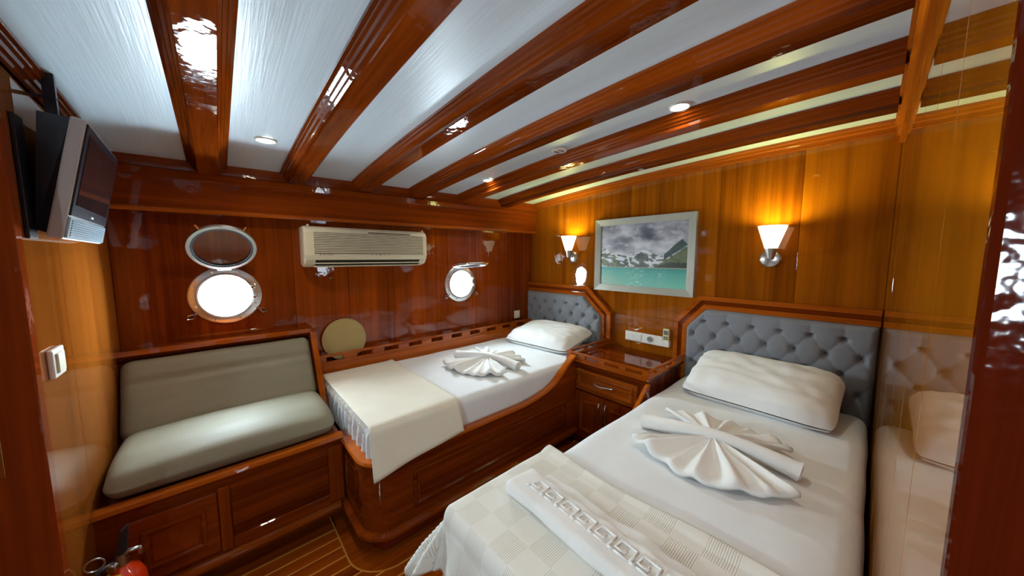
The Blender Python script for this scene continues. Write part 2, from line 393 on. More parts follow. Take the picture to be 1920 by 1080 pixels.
# broad margin board round the furniture, with a pale line
path = [(XD, 1.875, 0), (0.36 + 0.02, 1.875, 0)]
g = G(); g.box(XD, 0.375, 1.772, 1.90, -0.0012, 0.001)
obj('margin_board', g, 'plank', floor)
g = G(); prof = [(0, 0), (0.105, 0), (0.105, 0.0012), (0, 0.0012)]
pp = [Vector(p) for p in bed_path(-0.045, 0, 1.90, 1.92)]
g.sweep([(p.x, p.y, -0.0002) for p in pp], prof)
obj('margin_board', g, 'plank', floor)
g = G(); g.sweep([(p.x, p.y, -0.0002) for p in pp], [(0.105, 0), (0.112, 0), (0.112, 0.0013), (0.105, 0.0013)])
obj('inlay_line', g, 'inlay', floor)
obj('inlay_line', G().box(XD, 0.37, 1.764, 1.772, -0.0012, 0.0006), 'inlay', floor)

# ceiling: ridged white panels between cambered beams
def ceil_grid(x0, x1, dz, th):
    g = G(); ny = 16; Y0, Y1 = -1.25, YA + 0.01
    top = []
    for t in (0, 1):
        for j in range(ny + 1):
            yy = Y0 + (Y1 - Y0) * j / ny
            for xx in (x0, x1): top.append((xx, yy, zc(xx, yy) + dz + t * th))
    n2 = 2 * (ny + 1); fs = []
    for j in range(ny):
        a = 2 * j; fs += [(a, a + 1, a + 3, a + 2), (n2 + a, n2 + a + 2, n2 + a + 3, n2 + a + 1), (a, a + 2, n2 + a + 2, n2 + a), (a + 1, n2 + a + 1, n2 + a + 3, a + 3)]
    fs += [(0, n2, n2 + 1, 1), (2 * ny, 2 * ny + 1, n2 + 2 * ny + 1, n2 + 2 * ny)]
    return g.add(top, fs)
ceiling = struct(obj('ceiling', ceil_grid(-1.3, XB + 0.05, 0.012, 0.03), 'white'))
BX = [-0.42, -0.003, 0.388, 0.785, 1.19, 1.62, 2.07]
bays = [-1.25] + BX + [XB]
for i in range(len(bays) - 1):
    obj('ceiling_panel', ceil_grid(bays[i] + 0.003, bays[i + 1] - 0.003, 0.0, 0.012), 'ceil', ceiling, smooth=30)
blab = ['mahogany ceiling beam carrying the television bracket, nearest the left partition',
        'mahogany ceiling beam running straight up the picture, above the left porthole',
        'mahogany ceiling beam ending above the left end of the air conditioner',
        'mahogany ceiling beam ending above the middle of the air conditioner',
        'mahogany ceiling beam ending above the right end of the air conditioner',
        'mahogany ceiling beam ending above the smaller looking right-hand porthole',
        'mahogany ceiling beam closest to the wall with the picture and lamps']
half = [(0.078, 0.0), (0.078, -0.012), (0.071, -0.014), (0.069, -0.022), (0.061, -0.026), (0.058, -0.036), (0.050, -0.040), (0.047, -0.048), (0.040, -0.052)]
for bi, bx in enumerate(BX):
    t = thing('ceiling_beam', (bx, 1.2, zc(bx, 1.2) - 0.066), blab[bi], 'beam', 'cambered ceiling beams')
    Y0 = -0.021 if bx > 0.3 else -1.2
    yy = [Y0 + (2.398 - Y0) * j / 18 for j in range(19)]
    def strip(prof, nm, mt):
        g = G(); n = len(prof); vs = []; fs = []
        for q in yy:
            z = zc(bx, q)
            for u, w in prof: vs.append((bx + u, q, z + w))
        for i in range(len(yy) - 1):
            for k in range(n): k2 = (k + 1) % n; fs.append((i * n + k, i * n + k2, (i + 1) * n + k2, (i + 1) * n + k))
        fs += [tuple(range(n))[::-1], tuple((len(yy) - 1) * n + k for k in range(n))]
        g.add(vs, fs); obj(nm, g, mt, t, smooth=25)
    strip([(-0.040, 0), (-0.040, -0.064), (-0.037, -0.067), (0.037, -0.067), (0.040, -0.064), (0.040, 0)], 'beam_core', 'beam_y')
    strip(half + [(0.0401, 0.0)], 'moulding', 'beam_y')
    strip([(-u, w) for u, w in half] + [(-0.0401, 0.0)], 'moulding', 'beam_y')

# boxed shelf above the hull wall, and cornices
sx = 0.006
def zrow(z, x): return z + sx * (x - XD)
g = G(); pr = [(2.40, 1.645), (2.395, 1.79), (2.383, 1.797), (2.378, 1.83), (2.398, 1.838), (2.398, 2.09), (YA, 2.09), (YA, 1.645)]
g.add([(x, a, zrow(b2, x)) for x in (XD, XB) for a, b2 in pr], [tuple(range(8))[::-1], tuple(range(8, 16))] + [(k, (k + 1) % 8, 8 + (k + 1) % 8, 8 + k) for k in range(8)])
trim = struct(obj('trim_1', g, 'wood_x'))
g = G(); pr = [(2.385, 1.622), (2.380, 1.632), (2.384, 1.642), (2.402, 1.650), (YA, 1.650), (YA, 1.622)]
g.add([(x, a, zrow(b2, x)) for x in (XD, XB) for a, b2 in pr], [tuple(range(6))[::-1], tuple(range(6, 12))] + [(k, (k + 1) % 6, 6 + (k + 1) % 6, 6 + k) for k in range(6)])
obj('lip', g, 'edge_x', trim)
g = G(); prof = [(0, 0), (0.034, 0), (0.034, -0.014), (0.026, -0.02), (0.024, -0.032), (0.015, -0.038), (0.012, -0.058), (0, -0.062)]
vs = []; yy = [YC + (2.398 - YC) * j / 14 for j in range(15)]
for q in yy:
    for u, w in prof: vs.append((XB - u, q, zc(XB, q) + w))
n = len(prof); fs = [(i * n + k, i * n + (k + 1) % n, (i + 1) * n + (k + 1) % n, (i + 1) * n + k) for i in range(14) for k in range(n)] + [tuple(range(n))[::-1], tuple(14 * n + k for k in range(n))]
struct(obj('trim_2', g.add(vs, fs), 'edge_y'))
g = G(); prof = [(0, 0.02), (0.030, 0.02), (0.030, -0.030), (0.024, -0.036), (0.022, -0.07), (0.012, -0.076), (0.010, -0.112), (0, -0.115)]
vs = []
for xx in (0.284, XB):
    for u, w in prof: vs.append((xx, YC + u, zc(xx, 0) + w))
n = len(prof); fs = [(k, (k + 1) % n, n + (k + 1) % n, n + k) for k in range(n)] + [tuple(range(n))[::-1], tuple(n + k for k in range(n))]
struct(obj('trim_3', g.add(vs, fs), 'edge_x'))

# doorway the camera stands in: right-hand jamb
jr = struct(obj('door_1', G().box(0.270, 0.284, -0.22, -0.036, 0, ZT - 0.02, 0.003, 2), 'postwood'))
obj('stop_bead', G().box(0.260, 0.270, -0.20, -0.12, 0, ZT - 0.05, 0.003), 'postwood', jr)
# doorway in the left partition: jamb with lock plate
jl = struct(obj('door_2', G().box(-0.500, -0.372, 1.455, 1.498, 0, 1.745, 0.004, 2), 'jambwood'))
obj('outer_board', G().box(-0.60, -0.5005, 1.470, 1.498, 0, 1.745, 0.004), 'doorwood', jl)
o = obj('lock_plate', G().box(-0.468, -0.436, 1.4525, 1.4555, 0.835, 1.03, 0.001), 'brass', jl)
obj('latch', G().box(-0.460, -0.446, 1.447, 1.453, 0.87, 0.93, 0.001), 'acdark', jl)
for z in (1.70, 1.735): obj('hinge_knuckle', G().lathe((-0.398, 1.449, z), [(0.007, 0), (0.007, 0.028)], 10), 'brass', jl)

# ------------------------------------------------------------------ portholes
def torus_pts(c, r, n, ax='y'): return [(c[0] + r * math.cos(2 * PI * k / n), c[1], c[2] + r * math.sin(2 * PI * k / n)) for k in range(n)]
def porthole(name, c, tilt, swing):
    w = thing(name, (c[0], c[1], c[2] - 0.16)); w['kind'] = 'structure'
    prof = [(0.108, -0.075), (0.112, 0.010), (0.118, 0.018), (0.126, 0.020), (0.130, 0.012), (0.152, 0.009), (0.160, 0.004), (0.161, 0.0), (0.124, 0.0), (0.124, -0.075)]
    g = G(); n = 48; vs = []; fs = []; m = len(prof)
    for k in range(n):
        a = 2 * PI * k / n
        for r, h in prof: vs.append((c[0] + r * math.cos(a), c[1] - h, c[2] + r * math.sin(a)))
    for k in range(n):
        for i in range(m): fs.append((k * m + i, ((k + 1) % n) * m + i, ((k + 1) % n) * m + (i + 1) % m, k * m + (i + 1) % m))
    ring = obj('flange', g.add(vs, fs), 'portmetal', w, smooth=30)
    for k in range(8):
        a = 2 * PI * (k + .5) / 8
        obj('bolt', G().lathe((c[0] + 0.141 * math.cos(a), c[1] - 0.010, c[2] + 0.141 * math.sin(a)), [(0.0065, 0), (0.006, 0.003), (0.002, 0.005)], 10, (0, -1, 0)), 'chrome', ring)
    # opened glass ring hinged at the top
    R0 = 0.142; n = 48; hinge = Vector((c[0], c[1] - 0.028, c[2] + 0.152))
    e1 = Vector((math.cos(swing), -math.sin(swing), 0)); e2 = Vector((-math.sin(swing) * math.cos(tilt), -math.cos(swing) * math.cos(tilt), math.sin(tilt))).normalized()
    e3 = e1.cross(e2).normalized()
    if e3.z < 0: e3 = -e3
    cc = hinge + e2 * (R0 + 0.005)
    def ringmesh(prof):
        g = G(); vs = []; fs = []; m = len(prof)
        for k in range(n):
            a = 2 * PI * k / n
            for r, h in prof: vs.append(cc + e1 * (r * math.cos(a)) + e2 * (r * math.sin(a)) + e3 * h)
        for k in range(n):
            for i in range(m): fs.append((k * m + i, ((k + 1) % n) * m + i, ((k + 1) % n) * m + (i + 1) % m, k * m + (i + 1) % m))
        return g.add(vs, fs)
    cover = obj('opening_ring', ringmesh([(0.128, -0.010), (0.143, -0.010), (0.146, 0.0), (0.143, 0.010), (0.128, 0.010)]), 'portmetal', w, smooth=30)
    obj('gasket', ringmesh([(0.117, -0.007), (0.1275, -0.007), (0.1275, 0.007), (0.117, 0.007)]), 'gasket', cover, smooth=30)
    g = G(); vs = [cc + e1 * (0.117 * math.cos(2 * PI * k / n)) + e2 * (0.117 * math.sin(2 * PI * k / n)) + e3 * h for h in (-0.003, 0.003) for k in range(n)]
    obj('pane', g.add(vs, [tuple(range(n))[::-1], tuple(range(n, 2 * n))] + [(k, (k + 1) % n, n + (k + 1) % n, n + k) for k in range(n)]), 'glass', cover)
    obj('hinge', G().tube([hinge + e1 * -0.03, hinge + e1 * 0.03], 0.008, 10), 'portmetal', w, smooth=30)
    for a in (PI * 0.30, PI * 0.70):
        p = cc + e1 * (0.146 * math.cos(a)) + e2 * (0.146 * math.sin(a)); q = cc + e1 * (0.168 * math.cos(a)) + e2 * (0.168 * math.sin(a))
        obj('lug', G().tube([p - e3 * 0.004, q + e3 * 0.006], 0.005, 8), 'brass', cover)
    # hinged locking dogs (wire loops) at the lower rim
    for a, ln in ((-0.55, 0.062), (PI + 0.62, 0.055)):
        d = Vector((math.cos(a), 0, math.sin(a))); b0 = Vector((c[0], c[1] - 0.012, c[2])) + d * 0.15; s_ = Vector((-d.z, 0, d.x))
        obj('locking_dog', G().tube([b0, b0 + d * 0.02 + s_ * 0.004, b0 + d * ln * .6 + s_ * 0.012, b0 + d * ln, b0 + d * ln * .7 - s_ * 0.014, b0 + d * 0.02 - s_ * 0.004], 0.0032, 6, True), 'chrome', w, smooth=40)
    for a in (0.35, -0.12):
        d = Vector((math.cos(a), 0, math.sin(a))); b0 = Vector((c[0], c[1] - 0.018, c[2])) + d * 0.128
        obj('clamp', G().box(b0.x - 0.012, b0.x + 0.012, b0.y - 0.014, b0.y + 0.006, b0.z - 0.009, b0.z + 0.009, 0.004, 2), 'chrome', w, smooth=40)
    return w
porthole('window_1', PORTS[0], math.radians(52), 0.0)
porthole('window_2', PORTS[1], math.radians(7), 0.10)
# porthole of the passage, behind and left of the camera
w3 = thing('window_3', (-1.25, -0.26, 1.20)); w3['kind'] = 'structure'
g = G(); g.lathe((-1.25, -0.26, 1.36), [(0.112, -0.04), (0.112, 0.012), (0.13, 0.016), (0.16, 0.004), (0.16, 0.0), (0.124, 0.0), (0.124, -0.04)], 40, (1, 0, 0), False)
obj('flange', g, 'portmetal', w3, smooth=30)

# ------------------------------------------------------------------ first bed (under the hull wall)
def ztop(x):
    ks = [(0.0, 0.455), (1.38, 0.455), (1.50, 0.468), (1.60, 0.488), (1.68, 0.520), (1.76, 0.575), (1.83, 0.628), (1.88, 0.662), (1.93, 0.672)]
    for (a, za), (b2, zb) in zip(ks, ks[1:]):
        if a <= x <= b2: t = (x - a) / (b2 - a); return za + (zb - za) * t
    return ks[-1][1]
def dense(path):
    o = []
    for p, q in zip(path, path[1:]):
        p, q = Vector(p), Vector(q); k = max(1, int((q - p).length / 0.03))
        for i in range(k): o.append(p.lerp(q, i / k))
    return o + [Vector(path[-1])]
bed1 = thing('bed_base', (1.2, 1.9, 0), 'mahogany bunk base with rounded foot corner under the hull portholes', 'bed')
P1 = dense(bed_path(0, 0))
g = G(); vs = []; fs = []
for p in P1:
    nrm = None
    vs += [(p.x, p.y, 0.11), (p.x, p.y, ztop(p.x))]
inn = [Vector(q) for q in dense(bed_path(-0.03, 0))]
# side board as a swept wall with variable top
g = G(); outer = P1; m_ = len(outer)
inner = []
for i, p in enumerate(outer):
    a = outer[max(0, i - 1)]; b2 = outer[min(m_ - 1, i + 1)]; t = (b2 - a).normalized(); o_ = t.cross(Vector((0, 0, 1))); inner.append(p - o_ * 0.03)
vs = []
for p, q in zip(outer, inner): vs += [(p.x, p.y, 0.10), (p.x, p.y, ztop(p.x)), (q.x, q.y, ztop(p.x)), (q.x, q.y, 0.10)]
fs = [(4 * i + k, 4 * i + (k + 1) % 4, 4 * i + 4 + (k + 1) % 4, 4 * i + 4 + k) for i in range(m_ - 1) for k in range(4)] + [(3, 2, 1, 0), tuple(4 * (m_ - 1) + k for k in range(4))]
obj('side_board', g.add(vs, fs), 'wood_x', bed1, smooth=30)
def swept(path, prof, zf):
    g = G(); vs = []; m = len(path); n = len(prof)
    for i, p in enumerate(path):
        a = path[max(0, i - 1)]; b2 = path[min(m - 1, i + 1)]; t = Vector((b2.x - a.x, b2.y - a.y, 0)).normalized(); o_ = t.cross(Vector((0, 0, 1)))
        for u, w in prof: q = p + o_ * u; vs.append((q.x, q.y, zf(p) + w))
    fs = [(i * n + k, i * n + (k + 1) % n, (i + 1) * n + (k + 1) % n, (i + 1) * n + k) for i in range(m - 1) for k in range(n)] + [tuple(range(n))[::-1], tuple((m - 1) * n + k for k in range(n))]
    return g.add(vs, fs)
PB = [p for p in P1 if p.y > 1.43 or p.x < 1.905]
obj('rail_cap', swept([p for p in P1 if p.y < 1.80], [(-0.038, 0.0), (0.012, 0.0), (0.016, 0.008), (0.010, 0.018), (-0.030, 0.020), (-0.038, 0.014)], lambda p: ztop(p.x)), 'edge_x', bed1, smooth=30)
obj('base_moulding', swept(P1, [(0, 0.0), (0.020, 0.0), (0.026, 0.010), (0.024, 0.022), (0.012, 0.032), (0, 0.034)], lambda p: 0.098), 'wood_x', bed1, smooth=30)
obj('plinth', swept([Vector(q) for q in dense(bed_path(-0.05, 0, 1.90, 1.90))], [(0, 0.0012), (0, 0.10), (-0.02, 0.10), (-0.02, 0.0012)], lambda p: 0), 'doorwood', bed1, smooth=30)
def raised_frame(parent, fn, u0, u1, v0, v1, wd=0.022, h=0.010, mat='wood_x', inner_mat='wood_x'):
    """fn(u,v,d): a moulded rectangular frame standing d proud, with a field board"""
    g = G(); prof = [(0, 0), (0, h * .6), (wd * .3, h), (wd * .7, h * .8), (wd, 0)]
    n = len(prof); cor = [(u0, v0, 1, 1), (u1, v0, -1, 1), (u1, v1, -1, -1), (u0, v1, 1, -1)]; vs = []
    for cu, cv, su, sv in cor:
        for a, d in prof: vs.append(fn(cu + su * a, cv + sv * a, d))
    fs = [(i * n + k, i * n + k + 1, ((i + 1) % 4) * n + k + 1, ((i + 1) % 4) * n + k) for i in range(4) for k in range(n - 1)]
    fr = obj('panel_moulding', g.add(vs, fs), mat, parent, fix=False)
    i2 = wd + 0.012
    g = G(); vs = [fn(a, b2, d) for d in (0.0, 0.004) for a, b2 in ((u0 + i2, v0 + i2), (u1 - i2, v0 + i2), (u1 - i2, v1 - i2), (u0 + i2, v1 - i2))]
    obj('field_board', g.add(vs, [(3, 2, 1, 0), (4, 5, 6, 7)] + [(k, (k + 1) % 4, 4 + (k + 1) % 4, 4 + k) for k in range(4)]), inner_mat, parent)
    return fr
raised_frame(bed1, lambda u, v, d: (u, 1.42 - d, v), 0.64, 1.80, 0.185, 0.372)
raised_frame(bed1, lambda u, v, d: (0.43 - d, u, v), 1.57, 1.74, 0.19, 0.40, mat='wood_y', inner_mat='wood_y')
obj('back_board', G().box(0.45, 2.48, 2.385, 2.40, 0.35, 0.682), 'edge_x', bed1)
# slotted fiddle rail with a narrow shelf behind it
fr = thing('fiddle_rail', (1.43, 2.42, 0.682), 'long slotted wooden fiddle rail along the hull wall above the bunk', 'rail')
obj('shelf', G().box(0.45, 2.49, 2.40, YA, 0.660, 0.682), 'wood_x', fr)
def slotted(x0, x1, y0, y1, z0, z1, slots, ax=0):
    g = G(); zs0 = z0 + (z1 - z0) * .30; zs1 = z0 + (z1 - z0) * .74
    B_ = (lambda a, b2, c, d: g.box(a, b2, y0, y1, c, d, 0.0015)) if ax == 0 else (lambda a, b2, c, d: g.box(y0, y1, a, b2, c, d, 0.0015))
    B_(x0, x1, z0, zs0); B_(x0, x1, zs1, z1); p = x0
    for a, b2 in slots: B_(p, a, zs0 - 0.001, zs1 + 0.001); p = b2
    B_(p, x1, zs0 - 0.001, zs1 + 0.001)
    return g
sl = [(0.50 + 0.192 * i, 0.50 + 0.192 * i + 0.105) for i in range(10)]
obj('slotted_rail', slotted(0.452, 2.48, 2.388, 2.404, 0.682, 0.752, sl), 'edge_x', fr)

def wav(p, s, a): return a * noise.noise(Vector(p) * s)
def mdisp1(p, nrm):
    q = p.copy()
    if nrm.x < -0.6 and p.z < 0.60: q.x += 0.010 * math.sin(p.y * 95 + 3 * noise.noise(Vector((p.y * 6, p.z * 9, 0)))) * min(1, (0.61 - p.z) / 0.05)
    q += nrm * wav(p, 5, 0.005)
    return q
tag(obj('mattress', G().rbox(0.462, 2.43, 1.462, 2.378, 0.40, 0.622, 0.045, (40, 70, 10), mdisp1), 'linen', smooth=True), 'mattress in a white fitted sheet on the bunk below the portholes', 'mattress')

# pillows
def pillow(cx, cy, cz, lx, ly, th, rz, ry, rx=0.0, seed=0):
    g = G(); n = 34; R = Matrix.Rotation(rz, 3, 'Z') @ Matrix.Rotation(ry, 3, 'Y') @ Matrix.Rotation(rx, 3, 'X')
    for sgn in (1, -1):
        def fn(u, v):
            a = 2 * u - 1; b2 = 2 * v - 1
            t = th * (max(0, (1 - abs(a) ** 4)) * max(0, (1 - abs(b2) ** 4))) ** 0.45
            t += 0.010 * noise.noise(Vector((a * 4 + seed, b2 * 4, sgn))) * min(1, t / 0.02)
            t += 0.006 * math.sin(18 * (a * .4 + b2) + 4 * noise.noise(Vector((a * 3, b2 * 3, seed)))) * (abs(b2) ** 3) * min(1, t / 0.02)
            x = a * lx * (1 - 0.035 * (1 - b2 * b2)) * (1 - 0.07 * b2 ** 6); yy = b2 * ly * (1 - 0.02 * (1 - a * a)) * (1 - 0.05 * a ** 6)
            return Vector((cx, cy, cz)) + R @ Vector((x, yy, sgn * (t * (1.0 if sgn > 0 else 0.62) + 0.003)))
        g.grid(fn, n, n)
    o = obj('pillow', g, 'pillow', smooth=True)
    return o
tag(pillow(2.17, 1.915, 0.692, 0.24, 0.335, 0.088, 0.10, -0.16, 0.0, 1), 'white pillow on the bunk against the smaller tufted headboard', 'pillow', 'pillows')
tag(pillow(2.215, 0.392, 0.680, 0.215, 0.340, 0.098, -0.03, -0.34, 0.0, 5), 'large white pillow on the near bed, leaning on the wide headboard', 'pillow', 'pillows')

# towel bows: a pleated fan each side of a rolled band
def bow(cx, cy, z, sc, rot, label, nm='towel_bow', seed=0):
    t = thing(nm, (cx, cy, z), label, 'towel', 'towels folded into bows')
    R = Matrix.Rotation(rot, 3, 'Z'); C = Vector((cx, cy, z))
    def fan(a0, a1, r1, npl, name, lift):
        g = G(); nu, nv = 96, 14; pts = {}
        def fn(u, v, th):
            a = a0 + (a1 - a0) * u; e = abs(2 * u - 1)
            rim = (0.86 + 0.12 * e ** 2.2 + 0.05 * noise.noise(Vector((u * 5, 0, seed)))) * (1 + 0.014 * math.sin(npl * 2 * PI * u + 1.0))
            r = 0.012 + (r1 * rim - 0.012) * v
            ph = npl * 2 * PI * (u + 0.035 * math.sin(5 * u + seed) + 0.02 * math.sin(13 * u + 2 * seed) + 0.01 * v * math.sin(4 * u))
            am = (0.0115 + 0.006 * math.sin(11 * u + 2 * seed)) * min(1, 0.45 + 0.9 * v)
            w = (0.5 + 0.5 * math.cos(ph)) ** 1.4 + 0.25 * noise.noise(Vector((u * 9, v * 3, seed)))
            rim = 1
            h = 0.032 * (1 - v) ** 1.3 * lift + 2.0 * am * w + 0.004 + 0.016 * v * v * e
            if v > 0.93: h *= 1 - 4.0 * (v - 0.93)
            return C + R @ Vector((sc * r * math.cos(a), sc * r * math.sin(a), sc * (h + th)))
        top = [fn(i / nu, j / nv, 0.017) for i in range(nu + 1) for j in range(nv + 1)]
        bot = [fn(i / nu, j / nv, 0.0) for i in range(nu + 1) for j in range(nv + 1)]
        W_ = nv + 1; K = len(top); fs = []
        for i in range(nu):
            for j in range(nv):
                a = i * W_ + j; fs += [(a, a + W_, a + W_ + 1, a + 1), (K + a, K + a + 1, K + a + W_ + 1, K + a + W_)]
        for i in range(nu): a = i * W_ + nv; fs.append((a, a + W_, K + a + W_, K + a)); a = i * W_; fs.append((a, K + a, K + a + W_, a + W_))
        for j in range(nv): a = j; fs.append((a, a + 1, K + a + 1, K + a)); a = nu * W_ + j; fs.append((a, K + a, K + a + 1, a + 1))
        g.add(top + bot, fs); obj(name, g, 'towel', t, smooth=True)
    fan(PI * 0.70, PI * 1.33, 0.335, 6, 'front_fan', 1.0)
    fan(-PI * 0.34, PI * 0.30, 0.30, 6, 'back_fan', 1.0)
    # rolled band, spiral end
    g = G(); n = 26; pts = []; rad = []
    for i in range(n + 1):
        s_ = -1 + 2 * i / n
        pts.append(C + R @ Vector((sc * (0.012 * math.sin(2.2 * s_) - 0.02 * s_ * (s_ > 0)), -sc * 0.285 * s_, sc * (0.062 - 0.034 * abs(s_) ** 1.4))))
        rad.append(sc * (0.026 + 0.008 * abs(s_) + (0.004 if abs(s_) > .97 else 0)))
    g.tube(pts, rad, 16)
    obj('rolled_band', g, 'towel', t, smooth=60)
    e = pts[-1]; d = (pts[-1] - pts[-2]).normalized(); q = d.orthogonal().normalized(); w = d.cross(q)
    obj('roll_end', G().tube([e + d * 0.002 + (q * math.cos(a) + w * math.sin(a)) * sc * (0.004 + 0.026 * a / (5 * PI)) for a in [k * 0.35 for k in range(44)]], sc * 0.0028, 6), 'towel', t, smooth=True)
    return t
bow(1.52, 0.41, 0.584, 1.0, 0.10, 'large white towel folded into a bow on the near bed below the pillow', seed=0.6)
bow(1.42, 1.85, 0.622, 0.95, 0.30, 'white towel folded into a bow in the middle of the bunk under the portholes', seed=2.1)

# cream blanket over the foot of the bunk
g = G()
def bl1(u, v):
    x = 0.458 + 0.462 * u
    Ltop, Ld = 0.90, 0.145 + 0.045 * (1 - u) ** 1.5
    s_ = v * (Ltop + Ld); yb = 2.345; yf = 1.445
    if s_ < Ltop - 0.035: yy = yb - s_; z = 0.632
    else:
        q = s_ - (Ltop - 0.035); r = 0.04
        if q < r * PI / 2: a = q / r; yy = yf + 0.035 - r * math.sin(a); z = 0.632 - r + r * math.cos(a)
        else: k = q - r * PI / 2; yy = yf - 0.005 - 0.34 * k - 0.06 * k * (1 - u) ; z = 0.632 - r - k
    yy += 0.004 * math.sin(x * 23) * max(0, v - 0.75) * 4
    x -= 0.03 * (1 - u) * max(0, v - 0.8) / 0.2 * 0.6
    z += 0.003 * noise.noise(Vector((x * 9, yy * 9, 0))) + 0.004 * math.exp(-((u - 1) / .05) ** 2)
    return Vector((x, yy, z))
g.grid(bl1, 30, 60)
bl = obj('folded_blanket', g, 'blanket', smooth=True); md = bl.modifiers.new('thick', 'SOLIDIFY'); md.thickness = 0.008; md.offset = 1
tag(bl, 'cream folded blanket draped over the foot of the bunk by the settee', 'blanket')
g = G()
for i in range(46):
    v = 0.02 + 0.90 * i / 46; p = bl1(0, v); q = p + Vector((-0.010 - 0.008 * random.random(), random.uniform(-.004, .004), -0.022 - 0.01 * random.random()))
    if v < 0.80: g.tube([p + Vector((0.002, 0, 0)), (p + q) / 2 + Vector((-0.006, 0, 0.004)), q], 0.0022, 5)
tag(obj('fringe', g, 'blanket', bl), kind='stuff')

# ------------------------------------------------------------------ settee
st = thing('settee', (0.02, 2.1, 0), 'built-in wooden settee with olive grey cushions under the left porthole', 'settee')
obj('front_board', G().box(XD, 0.425, 1.775, 1.80, 0.10, 0.475), 'wood_x', st)
obj('seat_board', G().box(XD, 0.425, 1.80, 2.46, 0.44, 0.475), 'wood_x', st)
obj('front_edge', swept([Vector((XD, 1.775, 0)), Vector((0.425, 1.775, 0))], [(-0.025, 0), (0.010, 0), (0.016, 0.008), (0.012, 0.022), (0.0, 0.028), (-0.025, 0.028)], lambda p: 0.472), 'edge_x', st, smooth=30)
obj('base_moulding', swept([Vector((XD, 1.775, 0)), Vector((0.40, 1.775, 0))], [(0, 0.0), (0.020, 0.0), (0.026, 0.012), (0.022, 0.026), (0.012, 0.036), (0, 0.038)], lambda p: 0.105), 'edge_x', st, smooth=30)
obj('plinth', G().box(XD, 0.47, 1.875, 1.895, 0.0012, 0.105), 'plank', st)
dr = obj('locker_door', G().box(-0.315, -0.062, 1.760, 1.775, 0.165, 0.425, 0.003), 'wood_x', st)
raised = raised_frame
g = G()
def recess(parent, x0, x1, z0, z1, yf):
    """bevelled picture-frame around a sunk field"""
    g = G(); w = 0.022; vs = []
    for cu, cv, su, sv in ((x0, z0, 1, 1), (x1, z0, -1, 1), (x1, z1, -1, -1), (x0, z1, 1, -1)):
        for a, d in ((0, 0), (0, 0.006), (w * .5, 0.008), (w, -0.004)): vs.append((cu + su * a, yf - d, cv + sv * a))
    fs = [(i * 4 + k, i * 4 + k + 1, ((i + 1) % 4) * 4 + k + 1, ((i + 1) % 4) * 4 + k) for i in range(4) for k in range(3)]
    obj('door_moulding', g.add(vs, fs), 'beam_x', parent, fix=False)
    obj('door_field', G().box(x0 + w + .004, x1 - w - .004, yf - 0.003, yf + 0.001, z0 + w + .004, z1 - w - .004), 'wood_x', parent)
recess(dr, -0.275, -0.10, 0.215, 0.375, 1.760)
obj('stile', G().box(-0.060, -0.022, 1.765, 1.776, 0.15, 0.435, 0.003), 'beam_z', st)
obj('stile', G().box(0.355, 0.42, 1.768, 1.776, 0.15, 0.44, 0.003), 'beam_z', st)
obj('panel_field', G().box(-0.018, 0.351, 1.772, 1.776, 0.20, 0.415, 0.001), 'wood_x', st)
obj('lower_rail', G().box(-0.022, 0.356, 1.768, 1.776, 0.145, 0.196, 0.003), 'wood_x', st)
def seatd(p, nrm):
    q = p.copy(); q += nrm * wav(p, 4, 0.006); 
    if p.z > 0.54: q.z += (0.014 * math.sin(PI * (p.x + 0.37) / 0.77) - 0.045 * max(0, (1.94 - p.y) / 0.16) ** 1.6) * min(1, (p.z - 0.54) / 0.05)
    if p.y > 1.9: q.z -= 0.0
    return q
sc_ = obj('seat_cushion', G().rbox(-0.365, 0.405, 1.782, 2.20, 0.498, 0.618, 0.055, (36, 26, 10), seatd), 'vinyl', st, smooth=True)
# leaning back cushion
def backp(x, s_, d): # s along height, d thickness towards the room
    n_ = Vector((0, -0.88, 0.475)); a = Vector((0, 0.475, 0.88)); return Vector((x, 2.16, 0.585)) + a * s_ + n_ * d
bm_ = G().rbox(-0.370, 0.402, 0, 0.375, -0.09, 0.0, 0.042, (34, 26, 8), lambda p, nrm: p + nrm * wav(p, 5, 0.004) + (Vector((0, 0, -0.010 * math.exp(-((p.y - 0.255) / 0.012) ** 2))) if nrm.z > .5 else Vector((0, 0, 0))))
g = G(); g.v = [backp(p[0], p[1], p[2]) for p in bm_.v]; g.f = bm_.f
obj('back_cushion', g, 'vinyl', st, smooth=True)
def slab(x0, x1, s0, s1, d0, d1): 
    g = G(); vs = [backp(x, s_, d) for x in (x0, x1) for s_ in (s0, s1) for d in (d0, d1)]
    return g.add(vs, [(0, 1, 3, 2), (4, 6, 7, 5), (0, 4, 5, 1), (2, 3, 7, 6), (0, 2, 6, 4), (1, 5, 7, 3)])
obj('back_panel', slab(XD, 0.405, -0.08, 0.39, -0.13, -0.095), 'beam_x', st)
obj('side_post', slab(0.407, 0.437, -0.14, 0.412, -0.16, 0.006), 'edge_z', st)
obj('top_rail', slab(XD, 0.437, 0.388, 0.412, -0.115, 0.006), 'edge_x', st)
obj('top_ledge', G().box(XD, 0.437, 2.385, YA, 0.925, 0.945, 0.002), 'wood_x', st)
